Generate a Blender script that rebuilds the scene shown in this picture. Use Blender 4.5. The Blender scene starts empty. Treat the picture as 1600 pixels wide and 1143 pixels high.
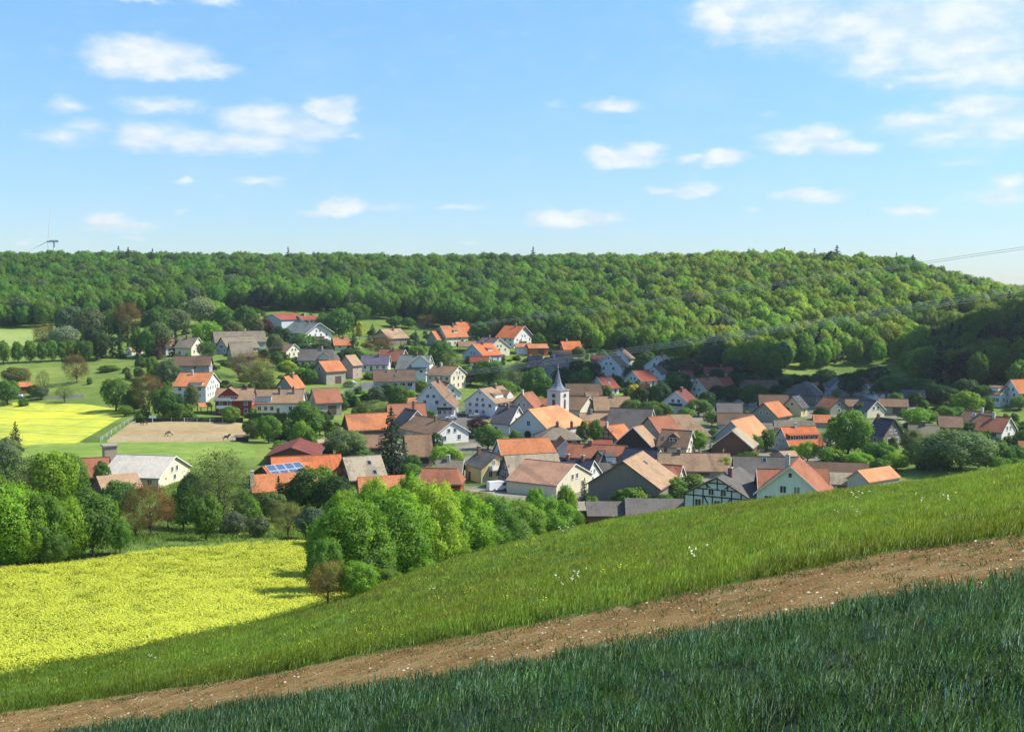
import bpy, math, random
import numpy as np
from mathutils import Vector, Matrix

R = random.Random(7)
NR = np.random.RandomState(7)
scene = bpy.context.scene
COL = scene.collection
F, CX, CY = 1700.0, 800.0, 571.5          # the photograph's focal length and centre, in its pixels
PITCH = math.atan(131.0 / F)

# ---------------------------------------------------------------- camera, sky, sun, exposure
cam_d = bpy.data.cameras.new('camera')
cam_d.sensor_width = 36.0
cam_d.lens = 36.0 * F / 1600.0
cam_d.clip_start = 0.2
cam_d.clip_end = 20000
cam = bpy.data.objects.new('camera', cam_d)
COL.objects.link(cam)
cam.location = (0, 0, 0)
cam.rotation_euler = (math.pi / 2 - PITCH, 0, 0)
scene.camera = cam
scene.view_settings.view_transform = 'Standard'
scene.view_settings.look = 'None'
scene.view_settings.exposure = 0.70
scene.view_settings.gamma = 1.0
scene.view_settings.use_curve_mapping = False
scene.cycles.max_bounces = 6
scene.cycles.diffuse_bounces = 3
scene.cycles.transmission_bounces = 3
scene.cycles.transparent_max_bounces = 6

SUN_AZ, SUN_EL = math.radians(87), math.radians(49)
sun_dir = Vector((math.sin(SUN_AZ) * math.cos(SUN_EL), math.cos(SUN_AZ) * math.cos(SUN_EL), math.sin(SUN_EL)))
sd = bpy.data.lights.new('sun', 'SUN')
sd.energy = 4.7
sd.angle = math.radians(0.53)
sd.color = (1.0, 0.93, 0.80)
sun = bpy.data.objects.new('sun', sd)
COL.objects.link(sun)
sun.rotation_euler = sun_dir.to_track_quat('Z', 'Y').to_euler()
sun.location = (200, 0, 200)

def ray(px, py):
    """world direction through a photo pixel, scaled so that its Y is 1"""
    x, u, v = (px - CX) / F, 1.0, -(py - CY) / F
    y = u * math.cos(PITCH) + v * math.sin(PITCH)
    z = -u * math.sin(PITCH) + v * math.cos(PITCH)
    return x / y, z / y

def pix(X, Y, Z):
    y = Y * math.cos(PITCH) - Z * math.sin(PITCH)
    z = Y * math.sin(PITCH) + Z * math.cos(PITCH)
    return CX + F * X / y, CY - F * z / y

class NT:
    def __init__(s, tree):
        s.t = tree; s.n = tree.nodes; s.l = tree.links
        s.n.clear()
    def new(s, typ, **kw):
        nd = s.n.new(typ)
        for k, v in kw.items():
            if k == 'inp':
                for i, val in v.items():
                    if isinstance(val, bpy.types.NodeSocket): s.l.new(val, nd.inputs[i])
                    else: nd.inputs[i].default_value = val
            else: setattr(nd, k, v)
        return nd
    def math(s, op, a, b=None, c=None, clamp=False):
        d = {0: a}
        if b is not None: d[1] = b
        if c is not None: d[2] = c
        return s.new('ShaderNodeMath', operation=op, use_clamp=clamp, inp=d).outputs[0]
    def mix(s, f, a, b, blend='MIX'):
        nd = s.n.new('ShaderNodeMix'); nd.data_type = 'RGBA'; nd.blend_type = blend
        for i, val in ((0, f), (6, a), (7, b)):
            if isinstance(val, bpy.types.NodeSocket): s.l.new(val, nd.inputs[i])
            else: nd.inputs[i].default_value = val
        return nd.outputs[2]
    def ramp(s, f, stops):
        nd = s.n.new('ShaderNodeValToRGB')
        while len(nd.color_ramp.elements) < len(stops): nd.color_ramp.elements.new(0.5)
        for e, (p, c) in zip(nd.color_ramp.elements, stops):
            e.position = p; e.color = c if len(c) == 4 else (*c, 1)
        s.l.new(f, nd.inputs[0])
        return nd.outputs[0]
    def noise(s, vec, scale, detail=3, rough=0.55, out=0):
        nd = s.new('ShaderNodeTexNoise', inp={'Scale': scale, 'Detail': detail, 'Roughness': rough})
        if vec is not None: s.l.new(vec, nd.inputs['Vector'])
        return nd.outputs[out]

def lerp(a, b, t): return a + (b - a) * t
def c4(c): return (c[0], c[1], c[2], 1)

# ---- sky: Nishita and the clouds in it
world = bpy.data.worlds.new('World')
scene.world = world
world.use_nodes = True
w = NT(world.node_tree)
sky = w.new('ShaderNodeTexSky', sky_type='NISHITA', sun_disc=False, sun_elevation=SUN_EL, sun_rotation=SUN_AZ,
            altitude=250, air_density=1.0, dust_density=0.1, ozone_density=2.2)
gen = w.new('ShaderNodeTexCoord').outputs['Generated']
sep = w.new('ShaderNodeSeparateXYZ', inp={0: gen})
az = w.math('ARCTAN2', sep.outputs[0], sep.outputs[1])
el = w.math('ARCSINE', sep.outputs[2])
P0 = w.new('ShaderNodeCombineXYZ', inp={0: az, 1: el, 2: 0.0}).outputs[0]
stretch = w.new('ShaderNodeVectorMath', operation='MULTIPLY', inp={0: P0, 1: (1.0, 2.1, 1)}).outputs[0]
n1 = w.noise(stretch, 26, 6, 0.6, out=1)
dis = w.new('ShaderNodeVectorMath', operation='SUBTRACT', inp={0: n1, 1: (0.5, 0.5, 0.5)}).outputs[0]
dis = w.new('ShaderNodeVectorMath', operation='MULTIPLY', inp={0: dis, 1: (0.045, 0.02, 0)}).outputs[0]
P = w.new('ShaderNodeVectorMath', operation='ADD', inp={0: P0, 1: dis}).outputs[0]
# (centre x, centre y, width, height, weight), measured from the photograph and turned into bearings
CL = [(235,88,170,52,1),(190,100,90,40,1),(310,112,130,28,.8),(250,113,190,26,.8),
      (108,165,80,24,.55),(250,166,130,26,.65),(90,215,110,34,.5),(135,200,70,26,.6),(235,212,95,44,.75),(300,222,140,36,.7),
      (400,185,110,46,.85),(515,170,80,40,1),(450,200,190,50,.7),(380,225,240,34,.65),(556,214,36,12,.5),
      (283,281,38,14,.7),(405,284,72,16,.65),(345,308,36,10,.35),(283,330,34,12,.45),
      (535,322,70,28,1),(500,330,70,14,.6),(600,325,120,18,.4),(720,321,90,14,.5),(170,348,60,26,.9),(205,356,60,20,.8),(150,355,90,16,.5),
      (218,374,50,10,.5),(40,378,30,8,.45),(730,378,40,10,.4),
      (960,165,82,20,.7),(870,165,60,16,.3),(1200,180,50,14,.3),
      (950,243,70,32,1),(1000,241,70,34,1),(972,248,110,24,.9),(1080,249,50,14,.7),(1130,246,75,26,.9),
      (1255,222,110,34,.95),(1280,212,80,34,1),(1325,232,80,26,.8),
      (1045,297,60,14,.6),(1085,298,70,22,.9),(1265,306,105,24,.85),(1170,329,40,12,.6),
      (860,340,70,26,.9),(905,341,110,24,.95),(1430,328,70,14,.6),(1560,305,110,30,.65),(1580,285,60,18,.7),(1450,386,60,6,.3),
      (1130,20,110,80,.8),(1200,35,130,60,.7),(1240,25,200,110,.6),(1330,40,200,60,.7),(1400,60,250,90,.65),(1370,95,90,60,.75),
      (1500,70,260,110,.7),(1560,110,240,60,.7),(1480,30,400,120,.65),(1392,132,34,16,.5),(1450,118,160,30,.6),
      (1535,165,110,40,.95),(1440,188,160,34,.65),(1570,200,200,60,.6),(1480,215,140,30,.6),(1510,255,80,16,.4),(1560,190,300,80,.45),
      (215,0,110,10,.5),(335,2,70,18,.6)]
val = None
for (x, y, ww, hh, wt) in CL:
    rx, rz = ray(x, y)
    u0 = math.atan2(rx, 1); v0 = math.atan2(rz, math.hypot(rx, 1))
    a = ww / F * 0.76; b = hh / F * 0.78
    q = w.new('ShaderNodeVectorMath', operation='MULTIPLY_ADD', inp={0: P, 1: (1 / a, 1 / b, 0), 2: (-u0 / a, -v0 / b, 0)}).outputs[0]
    d = w.new('ShaderNodeVectorMath', operation='LENGTH', inp={0: q}).outputs[1]
    e = w.math('MULTIPLY_ADD', d, -wt, wt, clamp=True)
    val = e if val is None else w.math('SMOOTH_MAX', val, e, 0.12)
# elsewhere in the sky the same kind of fair-weather cloud goes on
far_n = w.noise(w.new('ShaderNodeVectorMath', operation='MULTIPLY', inp={0: gen, 1: (1, 1, 2.2)}).outputs[0], 5.5, 5, 0.55)
far_v = w.math('MULTIPLY_ADD', far_n, 4.5, -2.45, clamp=True)
m_az = w.new('ShaderNodeMapRange', inp={0: w.math('ABSOLUTE', az), 1: 0.47, 2: 0.6}).outputs[0]
m_el = w.new('ShaderNodeMapRange', inp={0: el, 1: 0.30, 2: 0.42}).outputs[0]
mk = w.math('MAXIMUM', m_az, m_el)
up = w.new('ShaderNodeMapRange', inp={0: el, 1: 0.01, 2: 0.06}).outputs[0]
far_v = w.math('MULTIPLY', w.math('MULTIPLY', far_v, mk), up)
val = w.math('MAXIMUM', val, far_v)
n2 = w.noise(stretch, 34, 8, 0.68)
n3 = w.noise(stretch, 9, 3, 0.5)
n4 = w.noise(w.new('ShaderNodeVectorMath', operation='ADD', inp={0: stretch, 1: (0.004, -0.012, 0)}).outputs[0], 30, 6, 0.6)
dens = w.math('ADD', w.math('MULTIPLY', val, 1.9), w.math('MULTIPLY_ADD', n2, 1.2, -0.72))
dens = w.new('ShaderNodeMapRange', interpolation_type='SMOOTHSTEP', inp={0: dens, 1: 0.02, 2: 1.0}).outputs[0]
dens = w.math('MULTIPLY', dens, w.math('GREATER_THAN', val, 0.001))
dens = w.math('MULTIPLY', dens, w.math('MULTIPLY_ADD', w.math('MINIMUM', val, 0.7), 0.60, 0.42))
veil = w.math('MULTIPLY', w.new('ShaderNodeMapRange', inp={0: n3, 1: 0.52, 2: 0.75}).outputs[0], 0.10)
dens = w.math('MAXIMUM', dens, veil)
ccol = w.mix(w.new('ShaderNodeMapRange', inp={0: n4, 1: 0.38, 2: 0.60}).outputs[0], (3.15, 3.65, 3.95, 1), (4.4, 4.4, 4.2, 1))
hz = w.new('ShaderNodeMapRange', inp={0: el, 1: 0.0, 2: 0.30}).outputs[0]
tint = w.mix(hz, (0.405, 0.475, 0.60, 1), (0.60, 0.83, 0.96, 1))
skyc = w.mix(1.0, sky.outputs[0], tint, 'MULTIPLY')
skc = w.mix(dens, skyc, ccol)
bg = w.new('ShaderNodeBackground', inp={0: skc, 1: 0.15})
w.new('ShaderNodeOutputWorld', inp={0: bg.outputs[0]})

# ---------------------------------------------------------------- mesh helpers
def mesh(name, V, Fc, mats=(), midx=None, uv=None, smooth=False):
    me = bpy.data.meshes.new(name)
    me.from_pydata([tuple(v) for v in V], [], [tuple(f) for f in Fc])
    for m in mats: me.materials.append(m)
    if midx is not None: me.polygons.foreach_set('material_index', midx)
    if uv is not None:
        l = me.uv_layers.new(name='UVMap'); l.data.foreach_set('uv', np.asarray(uv, dtype=np.float32).ravel())
    if smooth: me.polygons.foreach_set('use_smooth', [True] * len(me.polygons))
    me.update()
    return me

def add(name, data, parent=None, loc=None, rotz=None, **props):
    o = bpy.data.objects.new(name, data)
    COL.objects.link(o)
    if parent is not None: o.parent = parent
    if loc is not None: o.location = loc
    if rotz is not None: o.rotation_euler = (0, 0, rotz)
    for k, v in props.items(): o[k] = v
    return o

USED_LABELS = {}
def thing(name, label, cat, loc, rotz=0.0, group=None, data=None):
    o = add(name, data, None, loc, rotz)
    o['label'] = label; o['category'] = cat
    if group: o['group'] = group
    return o

class MB:
    """collects boxes, quads and bars into one mesh"""
    def __init__(s): s.V = []; s.F = []; s.M = []
    def quad(s, a, b, c, d, m=0):
        n = len(s.V); s.V += [a, b, c, d]; s.F.append((n, n + 1, n + 2, n + 3)); s.M.append(m)
    def poly(s, pts, m=0):
        n = len(s.V); s.V += list(pts); s.F.append(tuple(range(n, n + len(pts)))); s.M.append(m)
    def box(s, x0, x1, y0, y1, z0, z1, m=0, mat=None):
        n = len(s.V)
        P = [(x0,y0,z0),(x1,y0,z0),(x1,y1,z0),(x0,y1,z0),(x0,y0,z1),(x1,y0,z1),(x1,y1,z1),(x0,y1,z1)]
        if mat is not None: P = [tuple(mat @ Vector(p)) for p in P]
        s.V += P
        s.F += [(n+3,n+2,n+1,n),(n+4,n+5,n+6,n+7),(n,n+1,n+5,n+4),(n+1,n+2,n+6,n+5),(n+2,n+3,n+7,n+6),(n+3,n,n+4,n+7)]
        s.M += [m] * 6
    def tube(s, pts, rads, sides=6, m=0):
        n0 = len(s.V)
        for i, p in enumerate(pts):
            p = Vector(p)
            d = (Vector(pts[min(i + 1, len(pts) - 1)]) - Vector(pts[max(i - 1, 0)])).normalized()
            a = d.orthogonal().normalized(); b = d.cross(a)
            for k in range(sides):
                t = 2 * math.pi * k / sides
                s.V.append(tuple(p + (a * math.cos(t) + b * math.sin(t)) * rads[i]))
        for i in range(len(pts) - 1):
            for k in range(sides):
                k2 = (k + 1) % sides
                s.F.append((n0 + i*sides + k, n0 + i*sides + k2, n0 + (i+1)*sides + k2, n0 + (i+1)*sides + k)); s.M.append(m)
        s.F.append(tuple(n0 + k for k in range(sides))[::-1]); s.M.append(m)
        s.F.append(tuple(n0 + (len(pts)-1)*sides + k for k in range(sides))); s.M.append(m)
    def build(s, name, mats, smooth=False):
        return mesh(name, s.V, s.F, mats, s.M, smooth=smooth)

# ---------------------------------------------------------------- materials
def mat(name):
    m = bpy.data.materials.new(name); m.use_nodes = True
    return m, NT(m.node_tree)
def finish(n, col, rough=0.8, bump=None, bstr=0.3, bdist=0.05, spec=0.3, metal=0.0):
    b = n.new('ShaderNodeBsdfPrincipled', inp={'Base Color': col, 'Roughness': rough, 'Specular IOR Level': spec, 'Metallic': metal})
    if bump is not None:
        bn = n.new('ShaderNodeBump', inp={'Height': bump, 'Strength': bstr, 'Distance': bdist})
        n.l.new(bn.outputs[0], b.inputs['Normal'])
    n.new('ShaderNodeOutputMaterial', inp={0: b.outputs[0]})

_cache = {}
def wall_mat(c, kind='plaster'):
    key = ('w', c, kind)
    if key in _cache: return _cache[key]
    m, n = mat('wall_' + kind)
    tc = n.new('ShaderNodeTexCoord').outputs['Object']
    a = n.noise(tc, 0.6, 4, 0.6); b = n.noise(tc, 7, 3)
    st = n.noise(n.new('ShaderNodeVectorMath', operation='MULTIPLY', inp={0: tc, 1: (3.0, 3.0, 0.25)}).outputs[0], 1.2, 3)
    dark = tuple(x * 0.74 for x in c)
    f = n.math('MULTIPLY_ADD', a, 0.8, n.math('MULTIPLY_ADD', st, 0.8, -0.45), clamp=True)
    if kind == 'stone':
        vo = n.new('ShaderNodeTexVoronoi', inp={'Vector': tc, 'Scale': 2.2})
        col = n.mix(vo.outputs['Color'], c4(tuple(x * .6 for x in c)), c4(tuple(min(1, x * 1.25) for x in c)))
        col = n.mix(f, col, c4(c)); bump = vo.outputs[0]
    elif kind == 'wood':
        sx = n.new('ShaderNodeSeparateXYZ', inp={0: tc})
        pl = n.math('FRACT', n.math('MULTIPLY', n.math('ADD', sx.outputs[0], sx.outputs[1]), 3.0))
        lin = n.math('LESS_THAN', pl, 0.12)
        col = n.mix(f, c4(dark), c4(c)); col = n.mix(lin, col, c4(tuple(x * .45 for x in c))); bump = pl
    else:
        col = n.mix(f, c4(dark), c4(c)); bump = b
    finish(n, col, 0.9, bump, 0.25, 0.02, 0.15)
    _cache[key] = m
    return m

def roof_mat(c, wear=0.5):
    key = ('r', c, wear)
    if key in _cache: return _cache[key]
    m, n = mat('roof_tiles')
    uv = n.new('ShaderNodeTexCoord').outputs['UV']
    sx = n.new('ShaderNodeSeparateXYZ', inp={0: uv})
    course = n.math('FRACT', n.math('MULTIPLY', sx.outputs[1], 2.9))
    colm = n.math('FRACT', n.math('MULTIPLY', sx.outputs[0], 4.0))
    oi = n.new('ShaderNodeObjectInfo').outputs['Random']
    off = n.new('ShaderNodeVectorMath', operation='MULTIPLY_ADD', inp={0: uv, 1: (1, 1, 1)})
    n.l.new(n.new('ShaderNodeCombineXYZ', inp={0: n.math('MULTIPLY', oi, 90.0), 1: 0.0, 2: n.math('MULTIPLY', oi, 37.0)}).outputs[0], off.inputs[2])
    off = off.outputs[0]
    big = n.noise(off, 0.22, 4, 0.6); med = n.noise(off, 1.6, 3, 0.6); fine = n.noise(off, 9, 2)
    tile = n.new('ShaderNodeTexWhiteNoise', noise_dimensions='2D', inp={0: n.new('ShaderNodeVectorMath', operation='FLOOR',
             inp={0: n.new('ShaderNodeVectorMath', operation='MULTIPLY', inp={0: off, 1: (4, 2.9, 0)}).outputs[0]}).outputs[0]}).outputs[0]
    streak = n.noise(n.new('ShaderNodeVectorMath', operation='MULTIPLY', inp={0: off, 1: (2.2, 0.22, 1)}).outputs[0], 1.0, 4, .65)
    g = sum(c) / 3
    dk = tuple(lerp(x, g * 0.8, 0.25) * 0.76 for x in c); lt = tuple(min(1, lerp(x, g, 0.15) * 1.12) for x in c)
    f = n.math('ADD', n.math('MULTIPLY', big, .55), n.math('ADD', n.math('MULTIPLY', med, .3), n.math('MULTIPLY', streak, .3)))
    f = n.new('ShaderNodeMapRange', inp={0: f, 1: 0.38, 2: 0.78}).outputs[0]
    col = n.ramp(f, [(0.5 - .5 * wear, dk), (0.5, c), (0.5 + .5 * wear, lt)])
    col = n.mix(n.math('MULTIPLY', tile, 0.34), col, c4(tuple(x * 0.55 for x in c)))
    col = n.mix(n.math('MULTIPLY', n.math('LESS_THAN', course, 0.16), 0.45), col, c4(tuple(x * 0.4 for x in c)))
    moss = n.new('ShaderNodeMapRange', inp={0: n.noise(off, 0.7, 5, .7), 1: 0.62, 2: 0.75}).outputs[0]
    col = n.mix(n.math('MULTIPLY', moss, 0.22 * wear), col, (0.09, 0.09, 0.06, 1))
    h = n.math('ADD', course, n.math('MULTIPLY', n.math('PINGPONG', colm, 0.5), 0.6))
    finish(n, col, 0.85, h, 0.5, 0.04, 0.2)
    _cache[key] = m
    return m

def flat_mat(name, c, rough=0.6, spec=0.3, metal=0.0, var=0.25, scale=3.0):
    key = ('f', name, c)
    if key in _cache: return _cache[key]
    m, n = mat(name)
    tc = n.new('ShaderNodeTexCoord').outputs['Object']
    f = n.noise(tc, scale, 3)
    col = n.mix(f, c4(tuple(x * (1 - var) for x in c)), c4(tuple(min(1, x * (1 + var)) for x in c)))
    finish(n, col, rough, None, spec=spec, metal=metal)
    _cache[key] = m
    return m

def leaf_mat(name, instancer=False, trans=0.48):
    m, n = mat(name)
    if instancer: base = n.new('ShaderNodeAttribute', attribute_type='INSTANCER', attribute_name='tint').outputs['Color']
    else: base = n.new('ShaderNodeObjectInfo').outputs['Color']
    v = n.new('ShaderNodeAttribute', attribute_type='GEOMETRY', attribute_name='v').outputs['Fac']
    geo = n.new('ShaderNodeNewGeometry').outputs['Position']
    nz = n.noise(geo, 0.45, 2)
    k = n.math('ADD', n.math('MULTIPLY_ADD', v, 0.9, 0.5), n.math('MULTIPLY_ADD', nz, 0.7, -0.35))
    kc = n.new('ShaderNodeCombineXYZ', inp={0: n.math('MULTIPLY_ADD', k, 1.15, -0.15), 1: k, 2: n.math('MULTIPLY_ADD', k, 0.7, 0.3)}).outputs[0]
    col = n.mix(1.0, base, kc, 'MULTIPLY')
    d = n.new('ShaderNodeBsdfPrincipled', inp={'Base Color': col, 'Roughness': 0.55, 'Specular IOR Level': 0.22})
    tcol = n.mix(1.0, col, (1.3, 1.35, 0.5, 1), 'MULTIPLY')
    t = n.new('ShaderNodeBsdfTranslucent', inp={0: tcol})
    mx = n.new('ShaderNodeMixShader', inp={0: trans, 1: d.outputs[0], 2: t.outputs[0]})
    n.new('ShaderNodeOutputMaterial', inp={0: mx.outputs[0]})
    return m

M_LEAF = leaf_mat('leaves')
M_LEAF_I = leaf_mat('forest_leaves', True)
M_GRASS_I = leaf_mat('grass_blades', True, 0.3)
M_BARK = flat_mat('bark', (0.10, 0.075, 0.055), 0.9, 0.1, var=0.4, scale=8)
# ---------------------------------------------------------------- the lie of the land
# heights measured along sight lines: (photo x, photo y, distance ahead in metres)
CP = [(1600,893,22.4),(1600,835,29),(1400,928,24),(800,1030,30),(800,980,38),(400,1088,38),(400,1055,46),(60,1143,45),(0,1113,58),(1200,957,26),(1200,900,33),
      (1600,775,46),(1600,728,72),(1400,765,72),(1180,785,78),(1000,810,86),(900,826,90),(700,882,94),(480,950,97),(300,992,86),(0,1050,70),
      (1200,840,48),(900,900,56),(500,1000,68),(1400,815,50),
      (240,960,102),(0,970,95),(0,882,132),(240,852,150),(400,842,160),(480,838,168),(120,870,140),
      (240,836,172),(323,840,176),(0,830,165),(190,770,225),(420,800,205),(540,770,225),(60,720,262),
      (180,700,290),(300,700,290),(270,689,308),(270,656,352),(0,690,300),(100,630,400),(0,628,405),(60,600,440),(120,598,432),(200,560,510),(0,568,480),(30,520,590),
      (300,520,570),(300,560,480),(430,503,620),(600,503,640),(680,520,615),
      (100,500,640),(0,512,610),(300,490,670),(500,488,660),(720,512,630),(850,535,590),(950,560,555),(1100,585,525),(1300,596,515),(1200,588,520),(1390,578,550),
      (290,590,430),(330,632,390),(500,600,450),(500,645,385),(540,620,410),(620,612,420),(600,685,325),(700,651,372),(735,649,374),(840,689,325),
      (870,645,385),(980,600,470),(1050,647,385),(900,700,310),(975,786,230),(870,766,248),(1144,709,298),(1120,803,215),(1235,806,212),(1340,765,245),(1240,706,310),
      (1200,657,370),(1300,640,400),(1400,645,390),(1480,735,255),(1576,686,318),(1590,640,395),(1450,660,360),(700,760,250),(620,750,258),(760,720,285),
      (1460,600,440),(1540,600,450),(1600,585,470),(1600,520,530),(1480,560,520),(1600,506,600),(1540,520,600),
      (-200,428,900),(0,428,905),(200,428,920),(400,429,920),(600,430,920),(800,430,910),(1000,430,890),(1200,427,850),(1350,431,820),(1430,437,800),(1500,466,780),(1570,482,770),(1650,500,800),(1500,478,1000),(1600,496,1000),(1750,500,1100),
      (0,470,740),(300,465,760),(600,468,760),(900,480,720),(1200,500,650),(1400,500,660),(600,440,840),(1000,440,800),(1300,450,760)]
PT = []
for (x, y, Y) in CP:
    rx, rz = ray(x, y)
    PT.append((rx * Y, Y, rz * Y))
def plane0(X, Y): return -1.82 + 0.2067 * X - 0.2825 * Y
for X in (-14, -6, 0, 6, 12):
    for Y in (-10, 0, 8, 16): PT.append((X, Y, plane0(X, Y)))
PT += [(-40, -10, -9), (-40, 30, -17), (40, -20, 10), (40, 10, 4), (30, 30, -3.5), (60, 40, 2), (60, 70, -7), (-80, 0, -20), (-80, 60, -28),
       (-120, 130, -36), (-200, 250, -43), (-300, 400, -42), (-420, 620, -25), (-120, 0, -30), (120, 0, 22), (0, -60, 14), (80, -80, 40), (-100, -80, -8),
       (55, 115, -25), (85, 130, -30), (40, 150, -41), (62, 165, -42), (5, 135, -38), (-15, 135, -38), (22, 118, -33), (95, 190, -44), (120, 130, -24), (130, 250, -44), (-5, 180, -44), (30, 190, -46.5),
       (330, 480, 14), (450, 430, 42), (300, 300, -18), (400, 200, 10), (240, 180, -20), (420, 620, -8), (250, 420, -22),
       (-600, 900, 5), (600, 900, 0), (0, 1250, 4), (-500, 1250, 2), (500, 1250, -2), (900, 400, 50), (-800, 300, -30), (0, 1800, -10), (-900, 1800, -10), (900, 1800, -10),
       (0, -400, 60), (500, -400, 80), (-500, -400, 20), (0, 3500, -40), (-2500, 2500, -30), (2500, 2500, -30), (2500, -500, 30), (-2500, -500, 0), (0, -2500, 40), (0, 6500, -60), (6500, 0, 0), (-6500, 0, -20), (0, -6500, 0)]
PT = np.array(PT, dtype=float)
SC = 100.0
def _k(d2):
    # r^2 log r
    return 0.5 * d2 * np.log(d2 + 1e-9)
_A = PT[:, :2] / SC
NPT = len(PT)
K = _k(((_A[:, None, :] - _A[None, :, :]) ** 2).sum(-1))
reg = 0.0006 + 0.00006 * np.hypot(PT[:, 0], PT[:, 1]) / 10
reg[PT[:, 1] < 60] = 0.00002
K = K + np.diag(reg)
Pm = np.hstack([np.ones((NPT, 1)), _A])
Mx = np.zeros((NPT + 3, NPT + 3)); Mx[:NPT, :NPT] = K; Mx[:NPT, NPT:] = Pm; Mx[NPT:, :NPT] = Pm.T
_sol = np.linalg.solve(Mx, np.concatenate([PT[:, 2], np.zeros(3)]))
def height(X, Y):
    X = np.atleast_1d(np.asarray(X, float)); Y = np.atleast_1d(np.asarray(Y, float))
    out = np.empty(X.shape)
    q = np.stack([X.ravel(), Y.ravel()], 1) / SC
    res = np.empty(len(q))
    for i in range(0, len(q), 20000):
        s = q[i:i + 20000]
        d2 = ((s[:, None, :] - _A[None]) ** 2).sum(-1)
        res[i:i + 20000] = _k(d2) @ _sol[:NPT] + _sol[NPT] + s @ _sol[NPT + 1:]
    rr = np.hypot(X, Y).ravel()
    XX, YY = X.ravel(), Y.ravel()
    und = 0.12 * np.sin(XX * .31 + 1.3 * np.sin(YY * .17)) * np.sin(YY * .27 + 1.1 * np.sin(XX * .13)) * np.clip((rr - 20) / 60, 0, 1) \
        + 0.8 * np.sin(XX * .031 + YY * .013) * np.sin(YY * .027) * np.clip((rr - 500) / 300, 0, 1)
    return (res + und).reshape(X.shape)
def hz1(x, y): return float(height(x, y)[0])

_YS = np.concatenate([np.linspace(4, 110, 300), np.linspace(110, 1100, 900)])
_hc = {}
def ground_at(px, py, last=True, ymin=4, ymax=1100):
    """where the sight line through a photo pixel meets the ground (the far side when the brow hides it)"""
    rx, rz = ray(px, py)
    Y = _YS[(_YS >= ymin) & (_YS <= ymax)]
    g = height(rx * Y, Y)
    above = rz * Y - g
    s = np.where((above[:-1] > 0) & (above[1:] <= 0))[0]
    if len(s) == 0:
        k = int(np.argmin(np.abs(above)))
        return rx * Y[k], Y[k], float(g[k])
    k = s[-1] if last else s[0]
    t = above[k] / (above[k] - above[k + 1])
    y = Y[k] + t * (Y[k + 1] - Y[k])
    return rx * y, y, rz * y

# grid in rings round the viewer's hill
ang = np.concatenate([np.linspace(-180, -42, 36)[:-1], np.linspace(-42, 42, 330)[:-1], np.linspace(42, 180, 37)[:-1]]) * math.pi / 180
rad = np.concatenate([[0.0], np.geomspace(1.2, 18, 90)[:-1], np.geomspace(18, 200, 320)[:-1], np.geomspace(200, 520, 240)[:-1], np.geomspace(520, 6500, 90)])
AA, RR = np.meshgrid(ang, rad[1:])
GX = (RR * np.sin(AA)); GY = (RR * np.cos(AA))
GZ = height(GX, GY)
nA = len(ang); nR = len(rad) - 1
V = np.stack([GX.ravel(), GY.ravel(), GZ.ravel()], 1)
V = np.vstack([V, [[0, 0, hz1(0, 0)]]])
i, j = np.meshgrid(np.arange(nR - 1), np.arange(nA), indexing='ij')
j2 = (j + 1) % nA
Q = np.stack([i * nA + j, (i) * nA + j2, (i + 1) * nA + j2, (i + 1) * nA + j], -1).reshape(-1, 4)[:, ::-1]
cen = V[Q].mean(1)
TRI0 = [(nR * nA, (k + 1) % nA, k) for k in range(nA)]

def inpoly(x, y, poly):
    x = np.asarray(x); y = np.asarray(y)
    ins = np.zeros(x.shape, bool)
    for k in range(len(poly)):
        x1, y1 = poly[k]; x2, y2 = poly[k - 1]
        c = ((y1 > y) != (y2 > y)) & (x < (x2 - x1) * (y - y1) / (y2 - y1 + 1e-12) + x1)
        ins ^= c
    return ins
L1 = [(-900,1310),(60,1152),(400,1099),(800,1043),(1200,972),(1394,944),(1600,909),(2600,735)]
L2 = [(-900,1260),(0,1113),(400,1055),(624,1011),(800,980),(950,950),(1200,900),(1394,861),(1600,834),(2600,690)]
L3 = [(-900,1190),(0,1052),(180,1019),(300,992),(400,971),(480,948),(560,930)]
def lineY(L, x): return np.interp(x, [p[0] for p in L], [p[1] for p in L])
POLY = {
 'rape_near': [(-900,1190),(0,1052),(180,1019),(300,992),(400,971),(480,948),(540,930),(540,846),(485,846),(400,849),(240,861),(120,879),(0,891),(-400,900),(-900,930)],
 'rape_far': [(-500,622),(-50,627),(135,631),(190,640),(196,648),(150,675),(120,692),(60,694),(-50,702),(-500,720)],
 'paddock': [(208,657),(381,660),(384,689),(163,691)],
 'field_top': [(-400,512),(55,515),(48,540),(-50,543),(-400,550)],
 'road': [(572,596),(602,598),(598,604),(572,608),(556,612),(548,622),(528,624),(526,618),(548,606)],
 'street': [(640,652),(700,650),(770,650),(785,662),(770,675),(738,692),(715,690),(700,672),(650,668)],
 'track': [(70,620),(128,616),(128,621),(75,624)],
 'yards': [(640,612),(760,640),(880,640),(1100,640),(1180,600),(1290,600),(1440,612),(1430,640),(1400,690),(1290,700),(1290,800),(900,800),(760,770),(650,760),(600,740),(620,640)],
 'fallow': [(-400,690),(60,694),(120,692),(163,691),(384,689),(400,705),(392,716),(330,716),(0,716),(-400,730)],
}
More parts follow.
